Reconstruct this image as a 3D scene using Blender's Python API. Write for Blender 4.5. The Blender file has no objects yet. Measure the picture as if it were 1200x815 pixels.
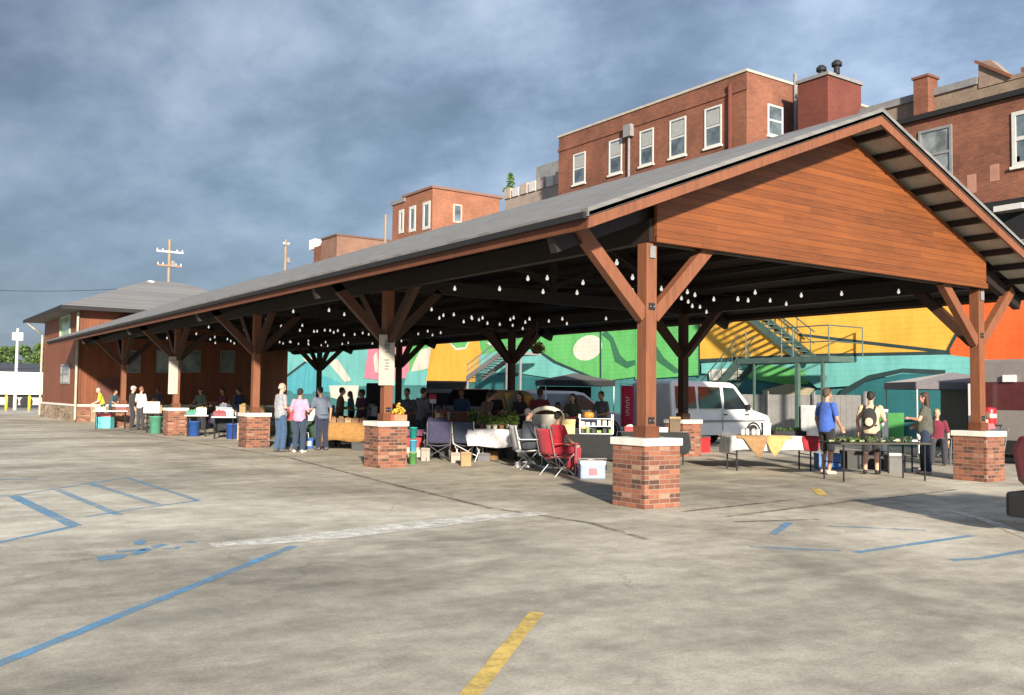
import bpy, bmesh, math, random
from mathutils import Vector, Matrix, Quaternion
random.seed(7)
SC = bpy.context.scene
COL = SC.collection
PI = math.pi
R = math.radians
W = 8.91      # post rows apart
S = 8.107     # bay length
CAM = Vector((-9.349, -10.011, 1.55))
F_, YAW, PIT, ROLL = 1100.05, 0.6085, 0.0514, 0.0125

# ------------------------------------------------------------------ survey helper
_fw = Vector((math.sin(YAW)*math.cos(PIT), math.cos(YAW)*math.cos(PIT), math.sin(PIT)))
_r = Vector((math.cos(YAW), -math.sin(YAW), 0)); _u = _r.cross(_fw)
_r2 = _r*math.cos(ROLL)+_u*math.sin(ROLL); _u2 = -_r*math.sin(ROLL)+_u*math.cos(ROLL)
def _ray(px, py): return _fw+(px-600)/F_*_r2-(py-407.5)/F_*_u2
def G(px, py, z=0.0):
    d = _ray(px, py); return CAM+d*((z-CAM.z)/d.z)
def PX(px, py, x):
    d = _ray(px, py); return CAM+d*((x-CAM.x)/d.x)
def PY(px, py, y):
    d = _ray(px, py); return CAM+d*((y-CAM.y)/d.y)

# ------------------------------------------------------------------ materials
def new_mat(name):
    m = bpy.data.materials.new(name); m.use_nodes = True
    nt = m.node_tree; nt.nodes.clear()
    o = nt.nodes.new('ShaderNodeOutputMaterial'); b = nt.nodes.new('ShaderNodeBsdfPrincipled')
    nt.links.new(b.outputs[0], o.inputs[0])
    return m, nt, b
def N(nt, typ, **kw):
    n = nt.nodes.new(typ)
    for k, v in kw.items():
        if k in n.inputs.keys(): n.inputs[k].default_value = v
        else: setattr(n, k, v)
    return n
def L(nt, a, b): nt.links.new(a, b)
def c4(c): return (c[0], c[1], c[2], 1.0)
def coords(nt, scale=(1,1,1), kind='Object'):
    t = nt.nodes.new('ShaderNodeTexCoord'); mp = nt.nodes.new('ShaderNodeMapping')
    mp.inputs['Scale'].default_value = scale
    L(nt, t.outputs[kind], mp.inputs['Vector']); return mp.outputs[0]
def noise(nt, vec, scale, detail=6, rough=.6, dist=0.0):
    n = N(nt, 'ShaderNodeTexNoise'); n.inputs['Scale'].default_value = scale
    n.inputs['Detail'].default_value = detail; n.inputs['Roughness'].default_value = rough
    n.inputs['Distortion'].default_value = dist
    L(nt, vec, n.inputs['Vector']); return n.outputs['Fac']
def ramp(nt, fac, stops):
    n = nt.nodes.new('ShaderNodeValToRGB'); e = n.color_ramp.elements
    e[0].position, e[0].color = stops[0][0], c4(stops[0][1])
    e[1].position, e[1].color = stops[-1][0], c4(stops[-1][1])
    for p, c in stops[1:-1]:
        x = e.new(p); x.color = c4(c)
    L(nt, fac, n.inputs[0]); return n.outputs[0]
def mixc(nt, fac, a, b, mode='MIX'):
    n = nt.nodes.new('ShaderNodeMix'); n.data_type = 'RGBA'; n.blend_type = mode
    for s, v in ((0, fac), (6, a), (7, b)):
        if hasattr(v, 'links') or isinstance(v, bpy.types.NodeSocket): L(nt, v, n.inputs[s])
        else: n.inputs[s].default_value = v if s == 0 else c4(v)
    return n.outputs[2]
def math_(nt, op, a, b=None, c=None):
    n = nt.nodes.new('ShaderNodeMath'); n.operation = op
    for i, v in enumerate((a, b, c)):
        if v is None: continue
        if isinstance(v, bpy.types.NodeSocket): L(nt, v, n.inputs[i])
        else: n.inputs[i].default_value = v
    return n.outputs[0]
def bump(nt, b, h, strength=.3, dist=.01):
    n = nt.nodes.new('ShaderNodeBump'); n.inputs['Strength'].default_value = strength
    n.inputs['Distance'].default_value = dist
    L(nt, h, n.inputs['Height']); L(nt, n.outputs[0], b.inputs['Normal'])

_cache = {}
def plain(c, rough=.7, metal=0.0, var=.25, scale=6.0, name=None):
    key = (tuple(c), rough, metal, var, scale)
    if key in _cache: return _cache[key]
    m, nt, b = new_mat(name or 'paint')
    v = coords(nt)
    n1 = noise(nt, v, scale, 5)
    n2 = noise(nt, v, scale*9, 3)
    f = math_(nt, 'MULTIPLY_ADD', n2, .4, math_(nt, 'MULTIPLY', n1, .6))
    lo = [x*(1-var) for x in c]; hi = [min(1, x*(1+var)) for x in c]
    L(nt, ramp(nt, f, [(.3, lo), (.7, hi)]), b.inputs['Base Color'])
    b.inputs['Roughness'].default_value = rough; b.inputs['Metallic'].default_value = metal
    _cache[key] = m; return m
def cloth(c, var=.18):
    key = ('cloth', tuple(c))
    if key in _cache: return _cache[key]
    m, nt, b = new_mat('cloth'); v = coords(nt)
    f = noise(nt, v, 14, 4)
    L(nt, ramp(nt, f, [(.3, [x*(1-var) for x in c]), (.7, [min(1, x*(1+var)) for x in c])]), b.inputs['Base Color'])
    b.inputs['Roughness'].default_value = .9
    b.inputs['Sheen Weight'].default_value = .15
    bump(nt, b, noise(nt, v, 22, 3), .5, .02)
    _cache[key] = m; return m
def skin_mat(c):
    key = ('skin', tuple(c))
    if key in _cache: return _cache[key]
    m, nt, b = new_mat('skin'); v = coords(nt)
    L(nt, ramp(nt, noise(nt, v, 18, 3), [(.3, [c[0]*.9, c[1]*.85, c[2]*.82]), (.7, c)]), b.inputs['Base Color'])
    b.inputs['Roughness'].default_value = .55; b.inputs['Subsurface Weight'].default_value = .06
    b.inputs['Subsurface Radius'].default_value = (.02, .008, .004)
    _cache[key] = m; return m
def wall_vec(nt):
    t = nt.nodes.new('ShaderNodeTexCoord'); s = nt.nodes.new('ShaderNodeSeparateXYZ')
    L(nt, t.outputs['Object'], s.inputs[0])
    c = nt.nodes.new('ShaderNodeCombineXYZ')
    L(nt, math_(nt, 'ADD', s.outputs[0], s.outputs[1]), c.inputs[0]); L(nt, s.outputs[2], c.inputs[1])
    return c.outputs[0], t.outputs['Object'], s
def brick(name, c1, c2, mortar, w=.2, h=.067, msize=.009, stain=.35, dark=(.05,.03,.025), vary=1.0):
    m, nt, b = new_mat(name)
    v, o, s = wall_vec(nt)
    t = nt.nodes.new('ShaderNodeTexBrick')
    t.inputs['Scale'].default_value = 1; t.inputs['Brick Width'].default_value = w
    t.inputs['Row Height'].default_value = h; t.inputs['Mortar Size'].default_value = msize
    t.inputs['Mortar Smooth'].default_value = .3; t.inputs['Bias'].default_value = 0
    t.inputs['Color1'].default_value = c4(c1); t.inputs['Color2'].default_value = c4(c2); t.inputs['Mortar'].default_value = c4(mortar)
    L(nt, v, t.inputs['Vector'])
    # individual darker and paler bricks
    fl = nt.nodes.new('ShaderNodeVectorMath'); fl.operation = 'DIVIDE'; L(nt, v, fl.inputs[0]); fl.inputs[1].default_value = (w*1.01, h, 1)
    fr = nt.nodes.new('ShaderNodeVectorMath'); fr.operation = 'FLOOR'; L(nt, fl.outputs[0], fr.inputs[0])
    wn = nt.nodes.new('ShaderNodeTexWhiteNoise'); wn.noise_dimensions = '3D'; L(nt, fr.outputs[0], wn.inputs['Vector'])
    d1 = math_(nt, 'GREATER_THAN', wn.outputs['Value'], .8)
    d2 = math_(nt, 'LESS_THAN', wn.outputs['Value'], .09)
    brickmask = math_(nt, 'SUBTRACT', 1.0, t.outputs['Fac'])
    col = mixc(nt, math_(nt, 'MULTIPLY', math_(nt, 'MULTIPLY', d1, brickmask), .75*vary), t.outputs['Color'], dark)
    col = mixc(nt, math_(nt, 'MULTIPLY', math_(nt, 'MULTIPLY', d2, brickmask), .35*vary), col, [min(1, x*1.9) for x in mortar])
    st = noise(nt, o, .55, 7, .65)
    col = mixc(nt, stain, col, ramp(nt, st, [(.3, (.25,.22,.2)), (.7, (1.25,1.2,1.15))]), 'MULTIPLY')
    fine = noise(nt, o, 35, 3)
    col = mixc(nt, .5, col, ramp(nt, fine, [(.3, (.7,.7,.7)), (.7, (1.15,1.15,1.15))]), 'MULTIPLY')
    L(nt, col, b.inputs['Base Color']); b.inputs['Roughness'].default_value = .9
    bump(nt, b, math_(nt, 'ADD', math_(nt, 'MULTIPLY', t.outputs['Fac'], -1), math_(nt, 'MULTIPLY', fine, .3)), .6, .012)
    return m
def planks(name, c, w=.14, horizontal=True, rough=.6, var=.35):
    """boards of width w: each with its own tone, long grain and a dark groove"""
    m, nt, b = new_mat(name)
    t = nt.nodes.new('ShaderNodeTexCoord'); s = nt.nodes.new('ShaderNodeSeparateXYZ'); L(nt, t.outputs['Object'], s.inputs[0])
    run = math_(nt, 'ADD', s.outputs[0], s.outputs[1])
    a, l = (s.outputs[2], run) if horizontal else (run, s.outputs[2])
    q = math_(nt, 'DIVIDE', a, w); k = math_(nt, 'FLOOR', q); fr = math_(nt, 'FRACT', q)
    # butt joints along the run
    wk = nt.nodes.new('ShaderNodeTexWhiteNoise'); wk.noise_dimensions = '1D'; L(nt, k, wk.inputs['W'])
    seg = math_(nt, 'FLOOR', math_(nt, 'DIVIDE', math_(nt, 'ADD', l, math_(nt, 'MULTIPLY', wk.outputs['Value'], 7.0)), 3.6))
    w2 = nt.nodes.new('ShaderNodeTexWhiteNoise'); w2.noise_dimensions = '2D'
    cb = nt.nodes.new('ShaderNodeCombineXYZ'); L(nt, k, cb.inputs[0]); L(nt, seg, cb.inputs[1]); L(nt, cb.outputs[0], w2.inputs['Vector'])
    cg = nt.nodes.new('ShaderNodeCombineXYZ')
    L(nt, math_(nt, 'MULTIPLY', l, 1.1), cg.inputs[0]); L(nt, math_(nt, 'MULTIPLY', a, 26), cg.inputs[1]); L(nt, math_(nt, 'MULTIPLY', w2.outputs['Value'], 40), cg.inputs[2])
    g = noise(nt, cg.outputs[0], 1.6, 6, .65, .6)
    big = noise(nt, t.outputs['Object'], .5, 5)
    f = math_(nt, 'ADD', math_(nt, 'MULTIPLY', w2.outputs['Value'], .16), math_(nt, 'ADD', math_(nt, 'MULTIPLY', g, .5), math_(nt, 'MULTIPLY', big, .34)))
    col = ramp(nt, f, [(.25, [x*(1-var*1.3) for x in c]), (.5, c), (.78, [c[0]*(1+var), c[1]*(1+var*1.15), c[2]*(1+var*1.2)])])
    gr = math_(nt, 'LESS_THAN', fr, .07)
    col = mixc(nt, math_(nt, 'MULTIPLY', gr, .65), col, [x*.2 for x in c])
    L(nt, col, b.inputs['Base Color']); b.inputs['Roughness'].default_value = rough
    bump(nt, b, math_(nt, 'ADD', math_(nt, 'MULTIPLY', gr, -1), math_(nt, 'MULTIPLY', g, .25)), .5, .012)
    return m
def timber(name, c, rough=.65):
    m, nt, b = new_mat(name)
    t = nt.nodes.new('ShaderNodeTexCoord')
    mp = nt.nodes.new('ShaderNodeMapping'); mp.inputs['Scale'].default_value = (9, 9, .8); L(nt, t.outputs['Object'], mp.inputs[0])
    g = noise(nt, mp.outputs[0], 2.2, 6, .65, .8)
    bg = noise(nt, t.outputs['Object'], 1.2, 4)
    f = math_(nt, 'ADD', math_(nt, 'MULTIPLY', g, .65), math_(nt, 'MULTIPLY', bg, .35))
    L(nt, ramp(nt, f, [(.28, [x*.55 for x in c]), (.5, c), (.75, [x*1.35 for x in c])]), b.inputs['Base Color'])
    b.inputs['Roughness'].default_value = rough
    bump(nt, b, g, .3, .006); return m
def paint_marking(name, c, wear=.5):
    m, nt, b = new_mat(name); v = coords(nt)
    n = noise(nt, v, 5.5, 8, .72); n2 = noise(nt, v, 55, 4, .7); n3 = noise(nt, v, .9, 3)
    f = math_(nt, 'ADD', math_(nt, 'MULTIPLY', n, .5), math_(nt, 'ADD', math_(nt, 'MULTIPLY', n2, .28), math_(nt, 'MULTIPLY', n3, .22)))
    L(nt, ramp(nt, n, [(.3, [x*.8 for x in c]), (.7, [min(1, x*1.2) for x in c])]), b.inputs['Base Color'])
    b.inputs['Roughness'].default_value = .8
    tr = nt.nodes.new('ShaderNodeBsdfTransparent'); mx = nt.nodes.new('ShaderNodeMixShader')
    rr = nt.nodes.new('ShaderNodeMapRange'); rr.inputs[1].default_value = wear-.12; rr.inputs[2].default_value = wear+.12
    L(nt, f, rr.inputs[0]); L(nt, rr.outputs[0], mx.inputs[0]); L(nt, tr.outputs[0], mx.inputs[1]); L(nt, b.outputs[0], mx.inputs[2])
    out = [n for n in nt.nodes if n.type == 'OUTPUT_MATERIAL'][0]
    L(nt, mx.outputs[0], out.inputs[0]); return m

def concrete_lot():
    m, nt, b = new_mat('worn_concrete')
    t = nt.nodes.new('ShaderNodeTexCoord'); o = t.outputs['Object']
    mp = nt.nodes.new('ShaderNodeMapping'); mp.inputs['Rotation'].default_value = (0,0,R(28)); mp.inputs['Scale'].default_value = (.42, 1.5, 1); L(nt, o, mp.inputs[0])
    streak = noise(nt, mp.outputs[0], .55, 9, .66, .7)
    mp2 = nt.nodes.new('ShaderNodeMapping'); mp2.inputs['Rotation'].default_value = (0,0,R(-40)); mp2.inputs['Scale'].default_value = (.3, 1.6, 1); L(nt, o, mp2.inputs[0])
    streak2 = noise(nt, mp2.outputs[0], .7, 8, .62, .4)
    patch = noise(nt, o, .2, 9, .6, .7)
    mid = noise(nt, o, 2.6, 9, .72)
    fine = noise(nt, o, 42, 6, .75)
    f = math_(nt, 'ADD', math_(nt, 'MULTIPLY', streak, .25), math_(nt, 'ADD', math_(nt, 'MULTIPLY', patch, .45), math_(nt, 'ADD', math_(nt, 'MULTIPLY', streak2, .15), math_(nt, 'MULTIPLY', mid, .15))))
    col = ramp(nt, f, [(.385, (.19,.168,.13)), (.455, (.3,.27,.21)), (.51, (.405,.366,.288)), (.59, (.57,.525,.42))])
    col = mixc(nt, .55, col, ramp(nt, mid, [(.3, (.68,.68,.68)), (.7, (1.28,1.27,1.25))]), 'MULTIPLY')
    col = mixc(nt, .6, col, ramp(nt, fine, [(.28, (.6,.6,.6)), (.72, (1.35,1.35,1.35))]), 'MULTIPLY')
    # fine wandering cracks and a few saw-cut joints
    cv = nt.nodes.new('ShaderNodeTexVoronoi'); cv.feature = 'DISTANCE_TO_EDGE'; cv.inputs['Scale'].default_value = .16
    cn = nt.nodes.new('ShaderNodeTexNoise'); cn.inputs['Scale'].default_value = .9; cn.inputs['Detail'].default_value = 6; L(nt, o, cn.inputs['Vector'])
    ca = nt.nodes.new('ShaderNodeVectorMath'); ca.operation = 'MULTIPLY_ADD'; L(nt, cn.outputs['Color'], ca.inputs[0]); ca.inputs[1].default_value = (1.6,1.6,0); L(nt, o, ca.inputs[2]); L(nt, ca.outputs[0], cv.inputs['Vector'])
    crack = math_(nt, 'MULTIPLY', math_(nt, 'LESS_THAN', cv.outputs['Distance'], .0028), math_(nt, 'GREATER_THAN', noise(nt, o, .35, 3), .5))
    col = mixc(nt, math_(nt, 'MULTIPLY', crack, .22), col, (.07,.06,.05))
    gv = nt.nodes.new('ShaderNodeTexVoronoi'); gv.inputs['Scale'].default_value = 55; L(nt, o, gv.inputs['Vector'])
    col = mixc(nt, .3, col, ramp(nt, gv.outputs['Distance'], [(.1, (.72,.7,.68)), (.6, (1.2,1.2,1.2))]), 'MULTIPLY')
    # oil spots
    vo = nt.nodes.new('ShaderNodeTexVoronoi'); vo.inputs['Scale'].default_value = .62; vo.inputs['Randomness'].default_value = 1
    wv = nt.nodes.new('ShaderNodeVectorMath'); wv.operation = 'MULTIPLY_ADD'
    nz = nt.nodes.new('ShaderNodeTexNoise'); nz.inputs['Scale'].default_value = 2.2; nz.inputs['Detail'].default_value = 5; L(nt, o, nz.inputs['Vector'])
    L(nt, nz.outputs['Color'], wv.inputs[0]); wv.inputs[1].default_value = (.8,.8,0); L(nt, o, wv.inputs[2])
    L(nt, wv.outputs[0], vo.inputs['Vector'])
    spot = ramp(nt, vo.outputs['Distance'], [(.04, (1,1,1)), (.32, (0,0,0))])
    col = mixc(nt, math_(nt, 'MULTIPLY', spot, .4), col, (.14,.125,.1))
    L(nt, col, b.inputs['Base Color'])
    b.inputs['Roughness'].default_value = .85
    bump(nt, b, math_(nt, 'ADD', math_(nt, 'MULTIPLY', fine, .7), mid), .35, .012)
    return m
def shingles():
    m, nt, b = new_mat('grey_shingles')
    t = nt.nodes.new('ShaderNodeTexCoord'); o = t.outputs['Object']
    s = nt.nodes.new('ShaderNodeSeparateXYZ'); L(nt, o, s.inputs[0])
    row = math_(nt, 'DIVIDE', s.outputs[2], .055); k = math_(nt, 'FLOOR', row); fr = math_(nt, 'FRACT', row)
    cb = nt.nodes.new('ShaderNodeCombineXYZ'); L(nt, k, cb.inputs[0])
    L(nt, math_(nt, 'FLOOR', math_(nt, 'DIVIDE', math_(nt, 'ADD', s.outputs[1], math_(nt, 'MULTIPLY', k, .137)), .3)), cb.inputs[1])
    wn = nt.nodes.new('ShaderNodeTexWhiteNoise'); wn.noise_dimensions = '2D'; L(nt, cb.outputs[0], wn.inputs['Vector'])
    f = math_(nt, 'ADD', math_(nt, 'MULTIPLY', wn.outputs['Value'], .4), math_(nt, 'ADD', math_(nt, 'MULTIPLY', noise(nt, o, .5, 5), .3), math_(nt, 'MULTIPLY', noise(nt, o, 60, 3), .3)))
    col = ramp(nt, f, [(.25, (.13,.128,.125)), (.75, (.205,.2,.196))])
    g = math_(nt, 'LESS_THAN', fr, .14)
    col = mixc(nt, math_(nt, 'MULTIPLY', g, .12), col, (.06,.06,.06))
    L(nt, col, b.inputs['Base Color']); b.inputs['Roughness'].default_value = .9
    bump(nt, b, fr, .4, .01); return m
def glass(c=(.05,.07,.09), rough=.08):
    key = ('glass', c)
    if key in _cache: return _cache[key]
    m, nt, b = new_mat('window_glass'); v = coords(nt)
    L(nt, ramp(nt, noise(nt, v, 1.3, 3), [(.35, [x*.5 for x in c]), (.65, [x*1.5 for x in c])]), b.inputs['Base Color'])
    b.inputs['Roughness'].default_value = rough; b.inputs['Specular IOR Level'].default_value = .8
    _cache[key] = m; return m
def car_paint(c):
    m, nt, b = new_mat('car_paint'); v = coords(nt)
    L(nt, ramp(nt, noise(nt, v, 2.5, 6), [(.3, [x*.85 for x in c]), (.7, c)]), b.inputs['Base Color'])
    b.inputs['Roughness'].default_value = .32; b.inputs['Coat Weight'].default_value = .6; b.inputs['Coat Roughness'].default_value = .1
    return m
def leaf_mat(c):
    key = ('leaf', c)
    if key in _cache: return _cache[key]
    m, nt, b = new_mat('leaves'); v = coords(nt)
    L(nt, ramp(nt, noise(nt, v, 3, 5), [(.3, [x*.5 for x in c]), (.7, [x*1.5 for x in c])]), b.inputs['Base Color'])
    b.inputs['Roughness'].default_value = .7
    _cache[key] = m; return m

M_brick = brick('pier_brick', (.33,.12,.066), (.17,.062,.04), (.27,.2,.15), msize=.007)
M_brick_old = brick('old_brick', (.265,.088,.048), (.2,.068,.04), (.24,.13,.085), stain=.6, vary=.3)
M_brick_light = brick('light_brick', (.36,.13,.066), (.28,.1,.055), (.28,.16,.1), stain=.4, vary=.3)
M_brick_dark = brick('dark_red_brick', (.17,.042,.027), (.14,.036,.024), (.15,.05,.035), stain=.4, vary=.2)
M_brick_tan = brick('tan_stone', (.34,.25,.16), (.25,.18,.11), (.38,.33,.27), w=.3, h=.12)
M_siding = planks('cedar_siding', (.165,.047,.0098), .11, True, var=.6)
M_siding_v = planks('dark_wood_siding', (.17,.046,.014), .16, False, .6, .4)
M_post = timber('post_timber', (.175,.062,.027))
M_beam = timber('stained_beam', (.12,.037,.014))
M_dark = timber('shaded_ceiling_timber', (.013,.0065,.0045))  # gloom under the roof is put into this wood colour
M_deck = planks('shaded_ceiling_deck', (.010,.0055,.004), .2, True)  # deck coloured near black to carry the shade beneath the roof
M_brace = timber('shaded_brace', (.07,.025,.0105))  # post timber darkened, eave shade painted into the colour
M_postshade = timber('shaded_post_timber', (.045,.018,.009))  # same timber as the lit posts, with roof shade put into its colour
M_shingle = shingles()
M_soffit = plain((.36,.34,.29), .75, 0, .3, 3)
M_cap = plain((.62,.6,.54), .85, 0, .2, 5)
M_stone = plain((.4,.36,.29), .85, 0, .3, 4)
M_white = plain((.72,.72,.7), .5, 0, .1, 3)
M_whitewin = plain((.52,.52,.49), .55, 0, .12, 6)
M_black = plain((.009,.009,.01), .75, 0, .3, 6)
M_rubber = plain((.018,.018,.019), .85, 0, .3, 12)
M_metal = plain((.32,.33,.34), .4, .7, .2, 6)
M_gmetal = plain((.065,.11,.095), .55, .1, .3, 4)
M_gray = plain((.2,.2,.2), .7, 0, .3, 3)
M_concrete = concrete_lot()

# ------------------------------------------------------------------ mesh helper
class MB:
    def __init__(s): s.bm = bmesh.new(); s.mi = 0
    def face(s, vs):
        f = s.bm.faces.new(vs); f.material_index = s.mi; return f
    def box(s, c, d, rot=None):
        M = Matrix.Translation(Vector(c)) @ (rot.to_4x4() if rot is not None else Matrix())
        hx, hy, hz = d[0]/2, d[1]/2, d[2]/2
        v = [s.bm.verts.new(M @ Vector(p)) for p in ((-hx,-hy,-hz),(hx,-hy,-hz),(hx,hy,-hz),(-hx,hy,-hz),(-hx,-hy,hz),(hx,-hy,hz),(hx,hy,hz),(-hx,hy,hz))]
        for q in ((0,3,2,1),(4,5,6,7),(0,1,5,4),(1,2,6,5),(2,3,7,6),(3,0,4,7)): s.face([v[i] for i in q])
        return s
    def bb(s, a, b):
        return s.box([(x+y)/2 for x, y in zip(a, b)], [abs(y-x) for x, y in zip(a, b)])
    def beam(s, p0, p1, w, h, up=(0,0,1)):
        p0, p1 = Vector(p0), Vector(p1); d = p1-p0; y = d.normalized(); u = Vector(up)
        if abs(y.dot(u)) > .99: u = Vector((1,0,0))
        x = y.cross(u).normalized(); z = x.cross(y)
        rot = Matrix((x, y, z)).transposed()
        return s.box((p0+p1)/2, (w, d.length, h), rot)
    def tube(s, pts, r, seg=8, cap=True):
        pts = [Vector(p) for p in pts]
        rs = r if isinstance(r, (list, tuple)) else [r]*len(pts)
        rings = []
        for i, p in enumerate(pts):
            d = (pts[min(i+1, len(pts)-1)]-pts[max(i-1, 0)]).normalized()
            u = Vector((0,0,1)) if abs(d.z) < .95 else Vector((1,0,0))
            x = d.cross(u).normalized(); y = x.cross(d)
            rings.append([s.bm.verts.new(p+(x*math.cos(2*PI*k/seg)+y*math.sin(2*PI*k/seg))*rs[i]) for k in range(seg)])
        for a, b in zip(rings, rings[1:]):
            for k in range(seg): s.face((a[k], a[(k+1) % seg], b[(k+1) % seg], b[k]))
        if cap:
            s.face(rings[0][::-1]); s.face(rings[-1])
        return s
    def lathe(s, prof, c=(0,0,0), seg=16, M=None):
        c = Vector(c); M = M or Matrix(); rings = []
        for (r, z) in prof:
            if r < 1e-5: rings.append([s.bm.verts.new(c+M @ Vector((0,0,z)))])
            else: rings.append([s.bm.verts.new(c+M @ Vector((r*math.cos(2*PI*k/seg), r*math.sin(2*PI*k/seg), z))) for k in range(seg)])
        for a, b in zip(rings, rings[1:]):
            for k in range(seg):
                k2 = (k+1) % seg
                if len(a) == 1 and len(b) == 1: continue
                if len(a) == 1: s.face((a[0], b[k2], b[k])) if False else s.face((a[0], b[k], b[k2]))
                elif len(b) == 1: s.face((a[k], a[k2], b[0]))
                else: s.face((a[k], a[k2], b[k2], b[k]))
        if len(rings[0]) > 1: s.face(rings[0][::-1])
        if len(rings[-1]) > 1: s.face(rings[-1])
        return s
    def prism(s, poly, d0, d1, axes='xz', off=None):
        """poly in two axes, extruded along the third from d0 to d1"""
        def mk(a, b, d):
            if axes == 'xz': return Vector((a, d, b))
            if axes == 'yz': return Vector((d, a, b))
            return Vector((a, b, d))
        A = [s.bm.verts.new(mk(a, b, d0)) for a, b in poly]; B = [s.bm.verts.new(mk(a, b, d1)) for a, b in poly]
        s.face(A[::-1]); s.face(B); n = len(poly)
        for i in range(n): s.face((A[i], A[(i+1) % n], B[(i+1) % n], B[i]))
        return s
    def ell(s, c, r, seg=14, rings=9, M=None):
        c = Vector(c); M = M or Matrix(); rr = []
        for i in range(rings+1):
            t = PI*i/rings; z = -math.cos(t); q = math.sin(t)
            if i in (0, rings): rr.append([s.bm.verts.new(c+M @ Vector((0,0,z*r[2])))])
            else: rr.append([s.bm.verts.new(c+M @ Vector((q*r[0]*math.cos(2*PI*k/seg), q*r[1]*math.sin(2*PI*k/seg), z*r[2]))) for k in range(seg)])
        for a, b in zip(rr, rr[1:]):
            for k in range(seg):
                k2 = (k+1) % seg
                if len(a) == 1: s.face((a[0], b[k2], b[k]))
                elif len(b) == 1: s.face((a[k], a[k2], b[0]))
                else: s.face((a[k], a[k2], b[k2], b[k]))
        return s
    def build(s, name, mats, parent=None, smooth=False, bevel=0.0, loc=None):
        bmesh.ops.recalc_face_normals(s.bm, faces=s.bm.faces)
        if bevel:
            es = [e for e in s.bm.edges if len(e.link_faces) == 2 and e.calc_face_angle(0) > .5]
            bmesh.ops.bevel(s.bm, geom=es, offset=bevel, segments=2, affect='EDGES', profile=.6, clamp_overlap=True)
        me = bpy.data.meshes.new(name); s.bm.to_mesh(me); s.bm.free()
        for m in (mats if isinstance(mats, (list, tuple)) else [mats]): me.materials.append(m)
        if smooth:
            for p in me.polygons: p.use_smooth = True
        o = bpy.data.objects.new(name, me); COL.objects.link(o)
        if parent: o.parent = parent
        if loc is not None: o.location = loc
        return o
def tag(o, label, cat, group=None):
    o['label'] = label; o['category'] = cat
    if group: o['group'] = group
    return o
def thing(name, label, cat, loc=(0,0,0), rz=0.0, group=None):
    o = bpy.data.objects.new(name, None); o.empty_display_size = .2
    COL.objects.link(o); o.location = loc; o.rotation_euler = (0,0,rz)
    return tag(o, label, cat, group)
def struct(o): o['kind'] = 'structure'; return o
def copy_tree(o, parent=None):
    c = o.copy(); COL.objects.link(c)
    if parent: c.parent = parent
    for ch in list(o.children): copy_tree(ch, c)
    return c
# ------------------------------------------------------------------ ground, markings
me = MB(); n = 60
bmq = me.bm
v = [bmq.verts.new(p) for p in ((-400,-300,0),(900,-300,0),(900,1100,0),(-400,1100,0))]; me.face(v)
struct(me.build('ground', M_concrete))
P_BLUE = paint_marking('faded_blue_paint', (.11,.3,.48), .485)
P_BLUE2 = paint_marking('very_faded_blue_paint', (.14,.31,.47), .515)
P_YEL = paint_marking('yellow_paint', (.62,.43,.11), .42)
P_WHT = paint_marking('faded_white_paint', (.68,.65,.57), .445)
def strip(name, pts, w, mat, z=.004):
    """a painted band along pixel-surveyed ground points; w = width in metres (or a list)"""
    P = [Vector((p[0], p[1], z)) for p in pts]; b = MB(); L_, R_ = [], []
    # subdivide with slightly uneven edges
    Q, Wd = [], []
    ws = w if isinstance(w, (list, tuple)) else [w]*len(P)
    for i in range(len(P)-1):
        k = max(2, int((P[i+1]-P[i]).length/.15))
        for j in range(k): Q.append(P[i].lerp(P[i+1], j/k)); Wd.append(ws[i]+(ws[i+1]-ws[i])*j/k)
    Q.append(P[-1]); Wd.append(ws[-1])
    for i, p in enumerate(Q):
        d = (Q[min(i+1, len(Q)-1)]-Q[max(i-1, 0)]).normalized(); nrm = Vector((-d.y, d.x, 0))
        L_.append(b.bm.verts.new(p+nrm*(Wd[i]/2+random.uniform(-.006,.006)))); R_.append(b.bm.verts.new(p-nrm*(Wd[i]/2+random.uniform(-.006,.006))))
    for i in range(len(Q)-1): b.face((R_[i], R_[i+1], L_[i+1], L_[i]))
    return struct(b.build(name, mat))
def gp(*a): return [G(*p) for p in a]
strip('blue_parking_line', gp((-40,794),(345,640)), .1, P_BLUE, .0045)
strip('yellow_parking_line', gp((545,822),(629,718)), .11, P_YEL)
strip('blue_parking_line', gp((-60,647),(0,636),(88,617)), .1, P_BLUE)
strip('blue_parking_line', gp((88,617),(16,582)), .16, P_BLUE, .0048)
strip('blue_parking_line', gp((100,606),(165,596),(232,587)), .1, P_BLUE2, .004)
strip('blue_parking_line', gp((-40,584),(16,581),(66,573),(148,560)), .09, P_BLUE2, .0044)
strip('blue_parking_line', gp((66,574),(140,604)), .12, P_BLUE2, .0052)
strip('blue_parking_line', gp((106,567),(185,592)), .12, P_BLUE2, .0056)
strip('blue_parking_line', gp((148,560),(232,587)), .1, P_BLUE2, .0052)
strip('blue_parking_line', gp((-60,563),(45,562)), .12, P_BLUE2)
strip('blue_parking_line', gp((925,613),(905,627)), .11, P_BLUE)
strip('blue_parking_line', gp((878,641),(985,646)), .09, P_BLUE2)
strip('blue_parking_line', gp((970,617),(1085,622)), .1, P_BLUE2)
strip('blue_parking_line', gp((1003,648),(1140,628)), .1, P_BLUE)
strip('blue_parking_line', gp((1115,657),(1150,655),(1260,636)), .1, P_BLUE)
strip('yellow_parking_line', gp((956,573),(965,581)), .16, P_YEL)
strip('white_curved_line', gp((248,640),(330,634),(400,627),(500,615),(575,606),(640,602)), [.3,.4,.5,.55,.45,.3], P_WHT, .0062)
strip('white_curved_line', gp((1120,600),(1160,612),(1230,640)), .16, P_WHT, .0062)
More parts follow.
